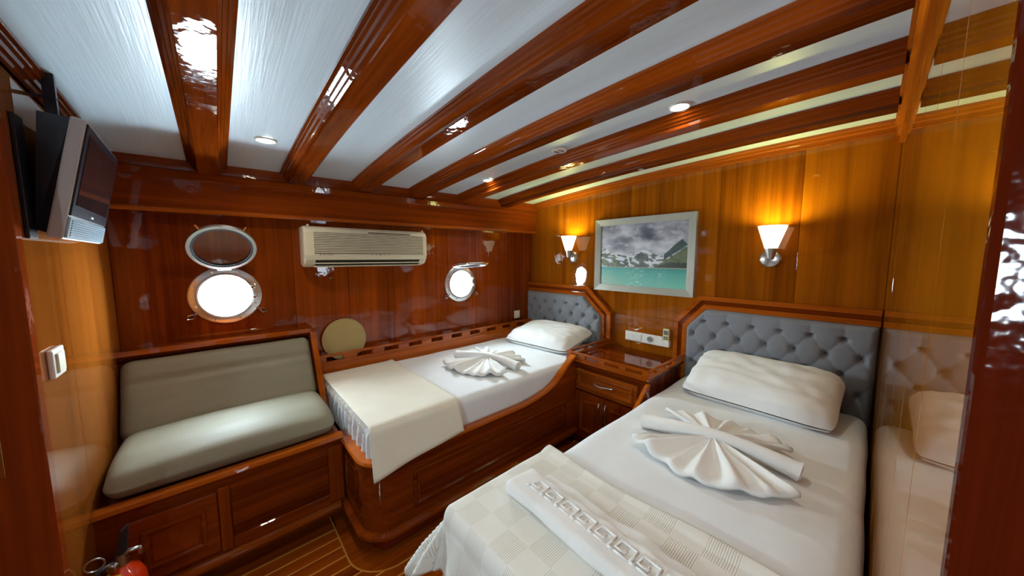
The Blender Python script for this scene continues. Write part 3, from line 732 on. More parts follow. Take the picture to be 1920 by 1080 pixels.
# round woven mat behind the fiddle rail
mt = thing('round_mat', (0.63, 2.44, 0.69), 'round woven straw mat leaning on the hull wall behind the rail', 'mat')
def matring(r0, r1):
    g = G(); n = 56; vs = []; fs = []
    ax = Vector((0, -math.cos(0.12), math.sin(0.12)))
    q = Vector((0, 0.12, 0.99)).normalized()
    for k in range(n):
        a = 2 * PI * k / n
        for r, h in ((r0, 0.006), ((r0 + r1) / 2, 0.0062), (r1, 0.0055), (r1, 0.0), (r0, 0.0)):
            vs.append(Vector((0.63, 2.441, 0.83)) + Vector((1, 0, 0)) * r * math.cos(a) + q * r * math.sin(a) + ax * h)
    for k in range(n):
        for i in range(5): fs.append((k * 5 + i, ((k + 1) % n) * 5 + i, ((k + 1) % n) * 5 + (i + 1) % 5, k * 5 + (i + 1) % 5))
    return g.add(vs, fs)
obj('woven_disc', matring(0.0005, 0.136), 'straw', mt)
obj('bound_rim', matring(0.135, 0.142), 'straw', mt, smooth=True)

# ------------------------------------------------------------------ headboards
def headboard(yl, yr, dirn, ztopc, zbot, cham, fw, label):
    """dirn=+1: chamfered end is at low y (right in view); -1 at high y"""
    ya, yb = yl, yr                     # ya = plain end, yb = chamfered end
    ycm = yb - (yb - ya) / abs(yb - ya) * cham[0]
    hb = thing('headboard', (XB - 0.03, (ya + yb) / 2, zbot), label, 'headboard', 'tufted headboards')
    def zt(y):
        t = (y - ycm) / (yb - ycm)
        return ztopc - max(0, t) * cham[1]
    zr = ztopc - 0.075; dy, dz = 0.135, 0.102
    y00 = ya - 0.1 * (1 if ya > yb else -1) * 1.0
    def tuft(y, z):
        p = (y - TY0) / dy; q = (zr - z) / dz
        a = (p + q) / 1.0; b2 = (p - q) / 1.0
        # buttons where q integer and p - q/2 integer -> lattice of diamonds
        s1 = abs(math.sin(PI * (p + q / 2))); s2 = abs(math.sin(PI * (p - q / 2)))
        if q < 0:
            s1 = s2 = abs(math.sin(PI * p)); k = min(1, -q / 0.75); return (0.75 + 0.25 * s1 ** .6) * (1 - k) + k * (0.85 + 0.15 * s1 ** .5)
        return 0.24 * (max(s1 * s2, 0)) ** 0.30 + 0.76 * (1 - math.exp(-(s1 * s1 + s2 * s2) / 0.20)) 
    nu, nv = 150, 84
    def fn(u, v):
        y = ya + (yb - ya) * u; z = zbot + (zt(y) - zbot) * v
        e = min(min(u, 1 - u) * abs(yb - ya), (1 - v) * (zt(y) - zbot)); ed = min(1, e / 0.03); ed = math.sqrt(max(0, 1 - (1 - ed) ** 2))
        h = 0.004 + ed * (0.008 + 0.044 * tuft(y, z))
        return Vector((XB - 0.012 - h, y, z))
    g = G(); g.grid(fn, nu, nv)
    cu = obj('cushion', g, 'greyfab', hb, smooth=True, fix=False)
    sg = 1 if ya > yb else -1
    i = 0
    for r in range(0, 5):
        z = zr - r * dz
        if z < zbot + 0.02: break
        for k in range(-12, 13):
            y = TY0 + (k + (0.5 if r % 2 else 0)) * dy
            lo, hi = min(ya, yb) + 0.03, max(ya, yb) - 0.03
            if lo < y < hi and z < zt(y) - 0.04:
                obj('button', G().lathe((XB - 0.023, y, z), [(0.011, -0.002), (0.010, 0.003), (0.006, 0.006), (0.001, 0.007)], 10, (-1, 0, 0)), 'button', hb, smooth=True)
    # stepped wooden frame following the top
    sd = 1 if yb > ya else -1
    for k, (o0, o1, d) in enumerate(((0.0, 0.030, 0.036), (0.030, 0.058, 0.028), (0.058, fw, 0.040))):
        def line(o):
            c = cham[1] / cham[0]; kk = math.hypot(1, c) - c     # offset corner shift
            a1 = (ya, ztopc + o); t = math.tan(0.5 * math.atan2(cham[1], cham[0]))
            a2 = (ycm + sd * o * t, ztopc + o); t2 = math.tan(0.5 * (PI / 2 - math.atan2(cham[1], cham[0])))
            a3 = (yb + sd * o, ztopc - cham[1] + o * t2); a4 = (yb + sd * o, zbot)
            return [a1, a2, a3, a4]
        i_, o_ = line(o0), line(o1); g = G(); vs = []
        for x in (XB - 0.002, XB - d):
            for p in i_ + o_: vs.append((x, p[0], p[1]))
        fs = []
        for q in range(3): fs += [(q, q + 1, 5 + q, 4 + q), (8 + q, 12 + q, 13 + q, 9 + q), (q, 8 + q, 9 + q, q + 1), (4 + q, 5 + q, 13 + q, 12 + q)]
        fs += [(0, 4, 12, 8), (3, 11, 15, 7)]
        g.add(vs, fs); obj('frame_step', g, 'edge_y' if k != 1 else 'wood_y', hb)
    obj('backing', G().box(XB - 0.014, XB, min(ya, yb), max(ya, yb), zbot, ztopc - cham[1]), 'wood_y', hb)
    return hb
TY0 = 2.345
headboard(2.466, 1.565, 1, 1.045, 0.56, (0.185, 0.165), 0.092, 'grey tufted headboard of the bunk, in the corner by the hull wall')
TY0 = 0.077
headboard(-0.046, 0.866, -1, 1.045, 0.52, (0.118, 0.14), 0.086, 'wide grey tufted headboard behind the near bed, reflected in the right wall')

# ------------------------------------------------------------------ nightstand
ns = thing('nightstand', (2.2, 1.17, 0), 'mahogany nightstand with drawer and two doors between the beds', 'nightstand')
obj('carcass', G().box(1.955, 2.46, 0.89, 1.447, 0.0, 0.632), 'wood_z', ns)
obj('top', G().box(1.905, 2.462, 0.872, 1.488, 0.632, 0.656, 0.003), 'wood_y', ns)
obj('top_edge', G().box(1.893, 1.912, 0.866, 1.495, 0.640, 0.655, 0.004, 2), 'edge_y', ns)
obj('slotted_rail', slotted(0.866, 1.495, 1.900, 1.918, 0.655, 0.706, [(0.91, 1.02), (1.065, 1.175), (1.22, 1.33), (1.372, 1.455)], 1), 'edge_y', ns)
obj('slotted_rail', slotted(1.918, 2.455, 0.866, 0.884, 0.655, 0.704, [(1.97, 2.10), (2.15, 2.28)]), 'edge_x', ns)
obj('slotted_rail', slotted(1.918, 2.455, 1.477, 1.495, 0.655, 0.704, [(1.97, 2.10), (2.15, 2.28)]), 'edge_x', ns)
obj('face_frame', G().box(1.945, 1.957, 0.89, 1.447, 0.585, 0.632), 'wood_y', ns)
dw = obj('drawer', G().box(1.936, 1.957, 0.955, 1.440, 0.425, 0.578, 0.003), 'edge_y', ns)
def xframe(parent, y0, y1, z0, z1, x, nm='moulding', mat='edge_y'):
    g = G(); w = 0.026; vs = []
    for cu, cv, su, sv in ((y0, z0, 1, 1), (y1, z0, -1, 1), (y1, z1, -1, -1), (y0, z1, 1, -1)):
        for a, d in ((0, 0), (0.002, 0.007), (w * .45, 0.009), (w * .8, 0.004), (w, -0.001)): vs.append((x - d, cu + su * a, cv + sv * a))
    fs = [(i * 5 + k, i * 5 + k + 1, ((i + 1) % 4) * 5 + k + 1, ((i + 1) % 4) * 5 + k) for i in range(4) for k in range(4)]
    obj(nm, g.add(vs, fs), mat, parent, fix=False)
xframe(dw, 0.98, 1.415, 0.447, 0.556, 1.936)
hd = [(1.934, 1.275, 0.505), (1.922, 1.268, 0.505), (1.914, 1.24, 0.498), (1.914, 1.195, 0.500), (1.916, 1.15, 0.507), (1.922, 1.125, 0.508), (1.934, 1.118, 0.507)]
obj('handle', G().tube(hd, [0.007, 0.008, 0.0055, 0.005, 0.0055, 0.008, 0.007], 10), 'nickel', dw, smooth=True)
for y0, y1, hy in ((0.955, 1.194, 1.172), (1.200, 1.440, 1.222)):
    d_ = obj('door', G().box(1.938, 1.957, y0, y1, 0.06, 0.410, 0.003), 'wood_z', ns)
    xframe(d_, y0 + 0.045, y1 - 0.045, 0.115, 0.355, 1.938, mat='wood_z')
    obj('handle', G().tube([(1.937, hy, 0.375), (1.922, hy, 0.370), (1.917, hy + .004, 0.33), (1.917, hy - .003, 0.29), (1.922, hy, 0.245), (1.937, hy, 0.24)], [0.006, 0.007, 0.005, 0.005, 0.007, 0.006], 10), 'nickel', d_, smooth=True)

# ------------------------------------------------------------------ second bed
b2_ = thing('bed_base', (1.3, 0.42, 0), 'mahogany base of the near bed, hidden under the white bedding', 'bed')
g = G(); xs_ = [0.50 + 0.03 * k for k in range(48)]; vs = []
for x in xs_:
    z = 0.40 + (ztop(x) - 0.455) * 1.02
    vs += [(x, 0.880, 0.10), (x, 0.880, z), (x, 0.862, z), (x, 0.862, 0.10)]
m_ = len(xs_); fs = [(4 * i + k, 4 * i + (k + 1) % 4, 4 * i + 4 + (k + 1) % 4, 4 * i + 4 + k) for i in range(m_ - 1) for k in range(4)] + [(3, 2, 1, 0), tuple(4 * (m_ - 1) + k for k in range(4))]
obj('side_board', g.add(vs, fs), 'wood_x', b2_, smooth=30)
obj('rail_cap', swept([Vector((x, 0.880, 0)) for x in reversed(xs_)], [(-0.020, 0.0), (0.002, 0.0), (0.004, 0.004), (0.002, 0.008), (-0.016, 0.009), (-0.020, 0.006)], lambda p: 0.40 + (ztop(p.x) - 0.455) * 1.02), 'edge_x', b2_, smooth=30)
obj('foot_board', G().box(0.50, 0.53, -0.03, 0.858, 0.0, 0.40), 'wood_y', b2_)
obj('plinth', G().box(0.55, 2.45, 0.82, 0.84, 0.0, 0.10), 'doorwood', b2_)
obj('platform', G().box(0.53, 2.45, -0.04, 0.858, 0.34, 0.365), 'wood_x', b2_)
tag(obj('mattress', G().rbox(0.53, 2.44, -0.040, 0.850, 0.366, 0.582, 0.060, (50, 30, 10), lambda p, n_: p + n_ * wav(p, 4, 0.005)), 'linen', smooth=True), 'mattress in a white fitted sheet on the near bed beside the glossy wall', 'mattress')
# checked bedspread, draped over the side and the foot
g = G(); uvs = []
XE, YE, ZTb = 0.52, 0.862, 0.594
nu, nv = 90, 90
def spread(u, v):
    a = -0.22 + u * (0.22 + 0.47 + 0.012 * math.sin(v * 9)); b2 = 0.02 - YE + v * (YE - 0.02 + 0.20)   # metres from the foot edge / side edge (positive = inside / outside)
    a0, b0 = a, b2
    da = max(0, -a); db = max(0, b2); r = 0.05
    rho = math.hypot(da, db)
    x = XE + max(a, 0); y = YE + min(b2, 0); z = ZTb
    if rho > 0:
        ph = math.atan2(db, da); ang = min(rho / r, PI / 2); out = r * math.sin(ang) * 0.55; drop = r * (1 - math.cos(ang)); k = max(0, rho - r * PI / 2)
        corner = math.sin(2 * ph) if (da > 0 and db > 0) else 0
        rip = (0.030 * math.sin(ph * 17) * corner + 0.010 * math.sin((x + y) * 40)) * min(1, k / 0.10)
        out += 0.22 * k + rip + 0.40 * corner * k
        x -= out * math.cos(ph); y += out * math.sin(ph); z -= drop + k * 0.97
    z += 0.0025 * noise.noise(Vector((x * 8, y * 8, 3)))
    if 0.47 - a < 0.03 and a > 0: z += 0.010 * (1 - ((0.47 - a) / 0.03)) ** 0.5 if a < 0.47 else 0.010
    uvs.append((a0 / 0.082 + 0.13, b0 / 0.082 + 0.37)); return Vector((x, y, z))
g.grid(spread, nu, nv)
sp = obj('bedspread', g, 'spread', smooth=True, fix=False)
ul = sp.data.uv_layers.new(name='UVMap')
for lp in sp.data.loops: ul.data[lp.index].uv = uvs[lp.vertex_index]
md = sp.modifiers.new('thick', 'SOLIDIFY'); md.thickness = 0.007; md.offset = 0
tag(sp, 'white and beige checked woven bedspread over the foot of the near bed', 'bedspread')
# folded bath towel with a raised Greek key border
gk = thing('bath_towel', (0.73, 0.42, 0.597), 'folded white bath towel with raised Greek key border on the checked bedspread', 'towel')
TX0, TX1, TYa, TYb = 0.665, 0.80, 0.02, 0.79
def tdisp(p, n_):
    q = p + n_ * wav(p, 9, 0.006)
    if n_.z > 0.2: q.z += 0.012 * (TX1 - p.x) / (TX1 - TX0) + 0.004 * math.sin(p.y * 60) * max(0, (p.x - 0.76) / 0.04)
    q.x -= 0.06 * (0.4 - p.y) * 0.5
    return q
obj('folded_body', G().rbox(TX0, TX1, TYa, TYb, 0.600, 0.634, 0.0165, (22, 60, 8), tdisp), 'towel', gk, smooth=True)
key = [(0, 0), (0, 1), (.75, 1), (.75, .3), (.35, .3), (.35, .6)]
unit = 0.062; g = G(); kx0, kx1 = 0.715, 0.760; y = 0.045
def kp(a, b2, yy): 
    px = kx0 + (kx1 - kx0) * b2; py = yy + unit * a
    return Vector((px - 0.03 * (0.4 - py), py, 0.6365 + 0.012 * (TX1 - px) / (TX1 - TX0)))
while y + unit < 0.755:
    pl = [kp(a, b2, y) for a, b2 in key]; g.tube(pl, 0.0042, 6); g.tube([kp(.75 + .02, 0, y), kp(1.0, 0, y)], 0.0042, 6); g.tube([kp(0, 0, y), kp(.75, 0, y)], 0.003, 6)
    y += unit
obj('greek_key_border', g, 'towel', gk, smooth=True)
obj('loose_fold', G().rbox(0.79, 0.845, 0.10, 0.74, 0.598, 0.616, 0.0088, (10, 50, 8), lambda p, n_: Vector((p.x + 0.016 * noise.noise(Vector((p.y * 9, 0, 0))) * (p.x - .79) / .05 - 0.03 * (0.4 - p.y), p.y, p.z + 0.008 * noise.noise(Vector((p.y * 12, 2, 0))) * (n_.z > 0.2)))), 'towel', gk, smooth=True)

# ------------------------------------------------------------------ air conditioner
ac = thing('air_conditioner', (0.815, 2.40, 1.325), 'cream split air conditioner mounted on the hull wall between the portholes', 'air conditioner')
ax0, ax1, az0, az1, ay = 0.40, 1.215, 1.335, 1.590, 2.325
poly = [(YA, az0 + 0.01), (YA - 0.05, az0), (YA - 0.105, az0 + 0.012), (ay + 0.012, az0 + 0.045), (ay, az0 + 0.075), (ay, az1 - 0.04), (ay + 0.012, az1 - 0.012), (ay + 0.04, az1), (YA, az1)]
g = G().prism(poly, lambda u, v, s_: ((ax0, ax1)[s_], u, v))
body = obj('casing', g, 'cream', ac); md = body.modifiers.new('bev', 'BEVEL'); md.width = 0.012; md.segments = 3; md.limit_method = 'ANGLE'
obj('grille_recess', G().box(ax0 + 0.055, ax1 - 0.035, ay - 0.002, ay + 0.002, az0 + 0.085, az1 - 0.038), 'acdark', ac)
zz = az0 + 0.089
while zz < az1 - 0.045:
    obj('grille_slat', G().box(ax0 + 0.055, ax1 - 0.035, ay - 0.008, ay - 0.001, zz, zz + 0.0068, 0.0015), 'cream', ac); zz += 0.0107
obj('air_slot', G().add([(x, y_, z_) for x in (ax0 + 0.06, ax1 - 0.06) for y_, z_ in ((ay + 0.0115, az0 + 0.0445), (ay + 0.035, az0 + 0.012), (ay + 0.039, az0 + 0.014), (ay + 0.015, az0 + 0.0465))], [(0, 1, 2, 3), (4, 7, 6, 5), (0, 4, 5, 1), (3, 2, 6, 7), (0, 3, 7, 4), (1, 5, 6, 2)]), 'acdark', ac)
obj('louvre', G().box(ax0 + 0.055, ax1 - 0.055, ay + 0.008, ay + 0.022, az0 + 0.020, az0 + 0.027, 0.002), 'cream', ac)
obj('louvre', G().box(ax0 + 0.05, ax1 - 0.05, ay + 0.024, ay + 0.07, az0 + 0.000, az0 + 0.008, 0.002), 'cream', ac)
obj('top_slot', G().box(0.78, 1.08, ay - 0.0012, ay + 0.003, az1 - 0.030, az1 - 0.025), 'acdark', ac)
obj('logo', G().lathe((ax0 + 0.085, ay - 0.0005, az0 + 0.060 + .018), [(0.004, 0), (0.004, 0.002)], 12, (0, -1, 0)), 'acgrey', ac)
for a, b2 in ((0.097, 0.115), (0.122, 0.160)): obj('logo_text', G().box(ax0 + a, ax0 + b2, ay - 0.0022, ay, az0 + 0.0765, az0 + 0.0795), 'acgrey', ac)
for k, w in enumerate((0.003, 0.003, 0.008, 0.003, 0.003)): obj('indicator', G().box(0.80 + 0.028 * k - w, 0.80 + 0.028 * k + w, ay - 0.0022, ay, az0 + 0.0755, az0 + 0.0805), 'acgrey', ac)
for a in (0.405, 1.165): obj('clip', G().box(a + 0.02, a + 0.03, ay + 0.02, ay + 0.05, az1 - 0.004, az1 + 0.010, 0.002), 'cream', ac)

# ------------------------------------------------------------------ television on a hanging bracket
tv = thing('television', (-0.322, 1.560, 1.450), 'small black and grey television tilted down from the ceiling above the settee', 'television')
tv['_o'] = (0, 0, 0)
Wt, Ht = 0.53, 0.352
obj('front_housing', G().box(-0.030, 0.0, 0, Wt, 0, Ht, 0.005, 2), 'tvgrey', tv)
obj('rear_housing', G().add([(-0.030, 0.012, 0.012), (-0.030, Wt - 0.012, 0.012), (-0.030, Wt - 0.012, Ht - 0.004), (-0.030, 0.012, Ht - 0.004), (-0.052, 0.02, 0.018), (-0.052, Wt - 0.05, 0.018), (-0.088, Wt - 0.05, Ht - 0.010), (-0.088, 0.02, Ht - 0.010)], [(0, 1, 2, 3), (4, 7, 6, 5), (0, 4, 5, 1), (1, 5, 6, 2), (2, 6, 7, 3), (3, 7, 4, 0)]), 'tvblack', tv)
obj('bezel', G().box(0.0, 0.004, 0.010, Wt - 0.010, 0.07, Ht - 0.008, 0.002), 'tvblack', tv)
obj('screen', G().box(0.004, 0.0055, 0.040, Wt - 0.035, 0.105, Ht - 0.032), 'tvscreen', tv)
obj('speaker_panel', G().box(-0.002, 0.005, 0.006, Wt - 0.006, 0.004, 0.068, 0.003), 'tvfront', tv)
for k in range(7): obj('speaker_slat', G().box(0.005, 0.007, 0.03, Wt - 0.03, 0.012 + 0.007 * k, 0.0155 + 0.007 * k), 'tvfront', tv)
obj('logo', G().box(0.004, 0.006, Wt * .47, Wt * .53, 0.082, 0.088), 'white', tv)
tv.rotation_euler = (0, 0.195, math.radians(2.0))
br = thing('television_bracket', (-0.36, 1.72, 1.79), 'black steel bracket hanging the television from the ceiling beam', 'bracket')
obj('hanger_bar', G().add([(x, y_, z_) for x, z_ in ((-0.352, 1.945), (-0.328, 1.945), (-0.352, 1.79), (-0.328, 1.79)) for y_ in (1.69, 1.705)], [(0, 1, 3, 2), (4, 6, 7, 5), (0, 2, 6, 4), (1, 5, 7, 3), (0, 4, 5, 1), (2, 3, 7, 6)]), 'tvblack', br)
obj('top_arm', G().box(-0.46, -0.328, 1.688, 1.707, 1.872, 1.878), 'tvblack', br)
obj('wall_plate', G().box(-0.379, -0.371, 1.54, 1.60, 1.45, 1.78, 0.002), 'tvblack', br)

# ------------------------------------------------------------------ switches, sockets, remote
sw = thing('light_switch', (XD + 0.01, 1.615, 1.05), 'cream light switch on the left partition below the television', 'switch')
obj('plate', G().box(XD, XD + 0.012, 1.570, 1.665, 1.045, 1.13, 0.004, 2), 'white', sw)
obj('rocker', G().box(XD + 0.012, XD + 0.017, 1.590, 1.645, 1.058, 1.117, 0.002), 'cream', sw)
sw = thing('light_switch', (2.295, YA - 0.005, 0.765), 'small cream switch low on the hull wall beside the corner headboard', 'switch')
obj('plate', G().box(2.258, 2.333, YA - 0.012, YA, 0.762, 0.842, 0.004, 2), 'cream', sw)
obj('rocker', G().box(2.288, 2.318, YA - 0.016, YA - 0.011, 0.778, 0.826, 0.002), 'white', sw)
sk = thing('socket_strip', (XB - 0.005, 1.19, 0.715), 'white double switch and power socket strip above the nightstand', 'socket')
obj('plate', G().box(XB - 0.016, XB, 1.042, 1.345, 0.716, 0.792, 0.004, 2), 'white', sk)
obj('rocker', G().box(XB - 0.021, XB - 0.015, 1.205, 1.335, 0.724, 0.784, 0.003), 'white', sk)
obj('indicator_line', G().box(XB - 0.0215, XB - 0.0205, 1.268, 1.270, 0.748, 0.768), 'acgrey', sk)
so = obj('socket_ring', G().lathe((XB - 0.0155, 1.135, 0.754), [(0.031, 0), (0.031, 0.003), (0.026, 0.004), (0.024, -0.001)], 28, (-1, 0, 0), False), 'white', sk, smooth=30)
obj('socket_well', G().lathe((XB - 0.0158, 1.135, 0.754), [(0.024, 0), (0.022, 0.0006)], 28, (-1, 0, 0)), 'acgrey', sk)
for k in (-1, 1): obj('contact_hole', G().lathe((XB - 0.0164, 1.135 + k * 0.0095, 0.754), [(0.004, 0), (0.004, 0.0008)], 10, (-1, 0, 0)), 'acdark', sk)
rc = thing('remote_control', (XB - 0.012, 1.01, 0.725), 'yellowed remote control clipped to the wall beside the power socket', 'remote control')
obj('body', G().box(XB - 0.030, XB - 0.006, 0.988, 1.034, 0.728, 0.860, 0.005, 2), 'remote', rc)
obj('holder', G().box(XB - 0.034, XB, 0.984, 1.038, 0.722, 0.765, 0.003), 'white', rc)
obj('display', G().box(XB - 0.032, XB - 0.0295, 0.995, 1.027, 0.815, 0.848), 'lcd', rc)
for k in range(2):
    for j in range(2): obj('key', G().box(XB - 0.033, XB - 0.0295, 0.997 + 0.017 * j, 1.008 + 0.017 * j, 0.780 + 0.014 * k, 0.788 + 0.014 * k), 'acdark', rc)

# ------------------------------------------------------------------ picture
pf = thing('picture', (XB - 0.02, 1.243, 1.113), 'silver framed print of a turquoise lake below snowy mountains', 'picture')
py0, py1, pz0, pz1 = 0.838, 1.648, 1.113, 1.712; fwid = 0.052
for nm, pts in (('rail', [(py0, pz0), (py1, pz0), (py1 - fwid, pz0 + fwid), (py0 + fwid, pz0 + fwid)]), ('rail', [(py1, pz1), (py0, pz1), (py0 + fwid, pz1 - fwid), (py1 - fwid, pz1 - fwid)]),
                ('stile', [(py1, pz0), (py1, pz1), (py1 - fwid, pz1 - fwid), (py1 - fwid, pz0 + fwid)]), ('stile', [(py0, pz1), (py0, pz0), (py0 + fwid, pz0 + fwid), (py0 + fwid, pz1 - fwid)])):
    vs = [(XB - 0.002, a, b2) for a, b2 in pts] + [(XB - (0.032 if i < 2 else 0.024), a, b2) for i, (a, b2) in enumerate(pts)]
    obj('frame_' + nm, G().add(vs, [(3, 2, 1, 0), (4, 5, 6, 7)] + [(k, (k + 1) % 4, 4 + (k + 1) % 4, 4 + k) for k in range(4)]), 'frame', pf)
def s2l(c): return tuple((q / 255) ** 2.2 for q in c)
def mix(a, b2, t): t = max(0, min(1, t)); return tuple(p * (1 - t) + q * t for p, q in zip(a, b2))
def fbm(x, y, o=4, seed=0.0):
    v, a, f = 0, 0.5, 1
    for _ in range(o): v += a * noise.noise(Vector((x * f, y * f, seed))); a *= .5; f *= 2
    return v
def landscape(u, v):
    """u right, v up; printed picture"""
    shore = 0.30
    ridge = 0.515 + 0.06 * fbm(u * 7, 1.3, 5) * 1.6 + 0.065 * math.exp(-((u - 0.54) / 0.09) ** 2) + 0.06 * math.exp(-((u - 0.06) / 0.10) ** 2) - 0.05 * math.exp(-((u - 0.36) / 0.05) ** 2)
    peak = 0.73 - 1.45 * abs(u - 0.93) ** 1.05 if u < 0.93 else 0.73 - 1.3 * (u - 0.93)
    peak += 0.02 * fbm(u * 14, 5, 3)
    if v < shore:
        t = v / shore; c = mix(s2l((120, 190, 170)), s2l((60, 150, 140)), t); 
        c = mix(c, s2l((165, 175, 150)), (0.45 - u) * 1.5 * (1 - t) + 0.3 * fbm(u * 3, v * 12))
        c = mix(c, s2l((215, 230, 225)), 2.2 * max(0, fbm(u * 18, v * 60, 3, 2)) * math.exp(-((u - 0.45) / 0.10) ** 2) + 1.2 * max(0, fbm(u * 20, v * 70, 3, 7)) * math.exp(-((u - 0.72) / 0.08) ** 2 - ((v - 0.17) / 0.1) ** 2))
        c = mix(c, s2l((40, 110, 105)), max(0, (t - 0.75) * 1.6) * (1 if u > .5 else .4))
        return c
    if v < shore + 0.012: return s2l((150, 155, 135))
    right = 0.31 + max(0, (u - 0.66)) * 0.95 
    if v < peak and u > 0.76:
        if v > right + 0.02: return mix(s2l((38, 55, 62)), s2l((70, 90, 80)), 0.5 + fbm(u * 20, v * 20))
    if u > 0.66 and v < right + 0.03 * fbm(u * 10, 3):
        if v < shore + 0.09 * min(1, (u - 0.64) * 6) + 0.03 * fbm(u * 40, 2, 2): return s2l((48, 52, 40))
        return mix(s2l((105, 115, 80)), s2l((75, 90, 62)), 0.5 + 1.5 * fbm(u * 16, v * 22))
    if v < ridge:
        t = (v - shore) / (ridge - shore); sn = fbm(u * 13 + v * 7, v * 17, 5, 4)
        c = mix(s2l((72, 76, 76)), s2l((104, 110, 96)), 0.5 + fbm(u * 9, v * 12) * 1.6)
        if u < 0.22: c = mix(c, s2l((125, 132, 95)), 0.5 + 2 * fbm(u * 13, v * 20, 3, 9))
        if sn > 0.16 - 0.26 * t: c = mix(c, s2l((232, 236, 242)), 0.85 * min(1, (sn - 0.16 + 0.26 * t) * 12))
        if abs(u - 0.37 + (v - 0.4) * 0.25) < 0.010: c = s2l((215, 222, 225))
        return c
    cl = fbm(u * 4.5, v * 7, 5, 1.7); t = (v - 0.5) / 0.5
    c = mix(s2l((205, 206, 214)), s2l((112, 112, 128)), 0.35 + 0.45 * t + 1.3 * cl)
    d = math.exp(-((u - 0.60) / 0.16) ** 2 - ((v - 0.78) / 0.10) ** 2); c = mix(c, s2l((70, 72, 86)), 0.65 * d * (0.8 + 2 * cl))
    return mix(c, s2l((235, 235, 240)), 1.6 * max(0, fbm(u * 8, v * 9, 3, 6)) * (1 - 0.4 * t))
g = G(); NU, NV = 210, 140; qy0, qy1, qz0, qz1 = py0 + fwid - .004, py1 - fwid + .004, pz0 + fwid - .004, pz1 - fwid + .004
g.grid(lambda u, v: Vector((XB - 0.014, qy1 + (qy0 - qy1) * u, qz0 + (qz1 - qz0) * v)), NU, NV)
cols = [landscape(i / NU, j / NV) for i in range(NU + 1) for j in range(NV + 1)]
po = obj('print', g, 'print', pf, fix=False)
ca = po.data.color_attributes.new('print', 'FLOAT_COLOR', 'POINT')
for i, c in enumerate(cols): ca.data[i].color = (*c, 1)

# ------------------------------------------------------------------ wall lamps
def wall_lamp(yb, zb, ysh, label):
    t = thing('wall_lamp', (XB, yb, zb - 0.05), label, 'wall lamp', 'wall lamps')
    obj('backplate', G().lathe((XB, yb, zb), [(0.052, 0), (0.052, 0.006), (0.047, 0.012), (0.030, 0.018), (0.012, 0.020)], 36, (-1, 0, 0)), 'nickel', t, smooth=30)
    cx = 2.395
    obj('arm', G().tube([(XB - 0.015, yb, zb + 0.002), (2.45, (yb + ysh) / 2, zb + 0.004), (cx, ysh, zb + 0.012)], 0.007, 10), 'nickel', t, smooth=True)
    obj('cup', G().lathe((cx, ysh, zb - 0.004), [(0.012, 0), (0.017, 0.004), (0.030, 0.058), (0.031, 0.064), (0.004, 0.064)], 28), 'nickel', t, smooth=35)
    obj('shade', G().lathe((cx, ysh, zb + 0.060), [(0.030, 0.0), (0.069, 0.126), (0.0685, 0.130), (0.064, 0.130), (0.028, 0.006)], 36, (0, 0, 1), False), 'shade', t, smooth=40)
    lg = lamp('wall_lamp_bulb', 'POINT', (cx - XB, ysh - yb, 0.05 + 0.060 + 0.10), 7.0, (0.84, 0.90, 0.26), shadow_soft_size=0.025); lg.parent = t
    return t
wall_lamp(0.424, 1.388, 0.407, 'lit wall lamp with white cone shade above the near bed, right of the picture')
wall_lamp(1.905, 1.397, 1.880, 'lit wall lamp with white cone shade above the bunk, left of the picture')

# ------------------------------------------------------------------ ceiling fittings
def downlight(x, y, label):
    z = zc(x, y); t = thing('downlight', (x, y, z - 0.006), label, 'downlight', 'recessed ceiling downlights')
    obj('rim', G().lathe((x, y, z - 0.006), [(0.034, 0.004), (0.036, 0.0), (0.042, 0.0), (0.045, 0.006), (0.034, 0.007)], 32, (0, 0, 1), False), 'white', t, smooth=30)
    obj('lens', G().lathe((x, y, z - 0.003), [(0.034, 0.0), (0.034, 0.003)], 32), 'led', t)
    lg = lamp('downlight_beam', 'SPOT', (0, 0, -0.004), 10, (1.0, 0.93, 0.80), spot_size=math.radians(150), spot_blend=0.9, shadow_soft_size=0.03); lg.parent = t
downlight(0.205, 1.93, 'lit round downlight in the ceiling above the settee')
downlight(1.525, 1.95, 'lit round downlight in the ceiling above the bunk, furthest from the camera')
downlight(1.50, 0.60, 'lit round downlight in the ceiling above the near bed')
downlight(0.20, 0.55, 'round downlight in the ceiling over the doorway, above the picture')
x, y = 1.50, 1.263; z = zc(x, y); x, y = 1.49, 1.25
sd = thing('ceiling_speaker', (x, y, z - 0.012), 'small round white and grey ceiling fitting between two beams', 'ceiling fitting')
obj('rim', G().lathe((x, y, z - 0.013), [(0.030, 0.002), (0.034, 0.0), (0.044, 0.003), (0.046, 0.013), (0.030, 0.013)], 32, (0, 0, 1), False), 'white', sd, smooth=30)
obj('cover', G().lathe((x, y, z - 0.010), [(0.030, 0.0), (0.030, 0.008)], 28), 'nickel', sd, smooth=30)
obj('bar', G().box(x - 0.028, x + 0.028, y - 0.005, y + 0.005, z - 0.014, z - 0.009, 0.001), 'white', sd)

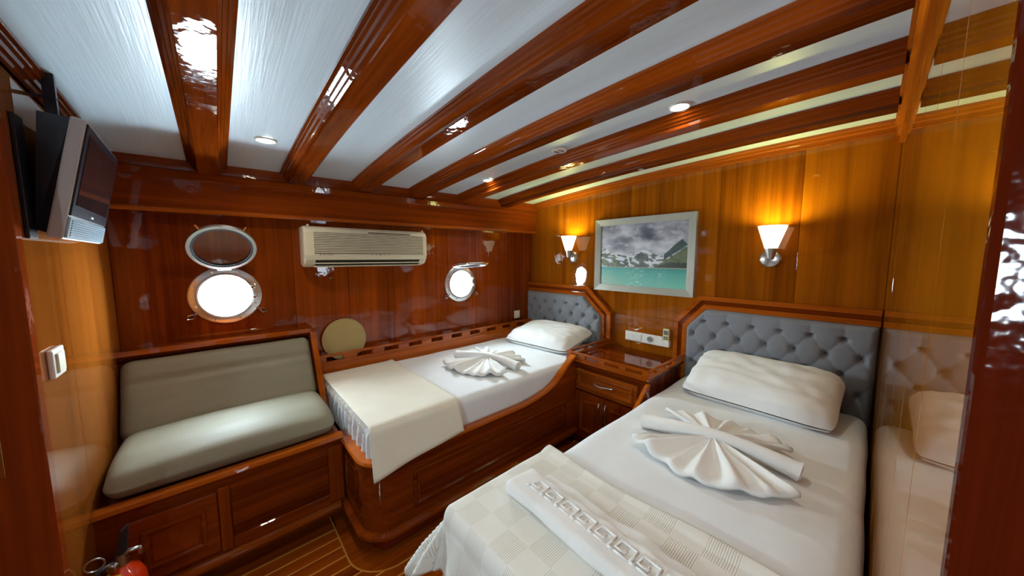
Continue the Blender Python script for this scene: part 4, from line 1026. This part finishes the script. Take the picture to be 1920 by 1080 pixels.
# ------------------------------------------------------------------ fire extinguisher
fx, fy = -0.298, 1.615
fe = thing('fire_extinguisher', (fx, fy, 0), 'red fire extinguisher with yellow label on the floor by the settee', 'fire extinguisher')
cy = obj('cylinder', G().lathe((fx, fy, 0), [(0.050, 0), (0.054, 0.006), (0.054, 0.30), (0.050, 0.335), (0.038, 0.362), (0.020, 0.376), (0.016, 0.385)], 36), 'red', fe, smooth=40)
g = G(); n = 16; vs = []
for k in range(n + 1):
    a = math.radians(175 + 95 * k / n)
    for z, r in ((0.20, 0.0548), (0.305, 0.0546), (0.337, 0.0508), (0.352, 0.0458), (0.363, 0.0388), (0.372, 0.0285)): vs.append((fx + r * math.cos(a), fy + r * math.sin(a), z))
obj('label_band', g.add(vs, [(6 * k + i, 6 * k + 6 + i, 6 * k + 7 + i, 6 * k + 1 + i) for k in range(n) for i in range(5)]), 'yellow', cy, smooth=True)
obj('valve', G().lathe((fx, fy, 0.383), [(0.016, 0), (0.017, 0.02), (0.013, 0.03), (0.013, 0.042)], 18), 'nickel', fe, smooth=30)
obj('squeeze_lever', G().add([(fx + a, fy + b2, c) for a, b2, c in ((-0.012, -.009, .425), (0.012, -.009, .415), (0.022, -.009, .520), (0.004, -.009, .505), (-0.012, .009, .425), (0.012, .009, .415), (0.022, .009, .520), (0.004, .009, .505))], [(3, 2, 1, 0), (4, 5, 6, 7), (0, 1, 5, 4), (1, 2, 6, 5), (2, 3, 7, 6), (3, 0, 4, 7)]), 'tvblack', fe)
obj('carry_handle', G().tube([(fx, fy, 0.415), (fx + 0.02, fy - 0.01, 0.432), (fx + 0.042, fy - 0.012, 0.430), (fx + 0.045, fy - 0.012, 0.408)], 0.007, 8), 'nickel', fe, smooth=True)
obj('pin_ring', G().tube([(fx - 0.052 + 0.021 * math.cos(a), fy - 0.02, 0.432 + 0.021 * math.sin(a)) for a in [2 * PI * k / 20 for k in range(20)]], 0.0028, 6, True), 'nickel', fe, smooth=True)
obj('gauge', G().lathe((fx - 0.016, fy - 0.012, 0.398), [(0.014, 0), (0.014, 0.012), (0.011, 0.015)], 18, (-0.4, -0.9, 0)), 'nickel', fe, smooth=30)
obj('hose', G().tube([(fx - 0.012, fy, 0.40), (fx - 0.045, fy - 0.02, 0.405), (fx - 0.066, fy - 0.03, 0.375), (fx - 0.068, fy - 0.03, 0.30), (fx - 0.066, fy - 0.025, 0.16)], 0.009, 10), 'tvblack', fe, smooth=True)

fe.scale = (1, 1, 0.975)
for o in list(bpy.data.objects):
    if '_o' in o: del o['_o']
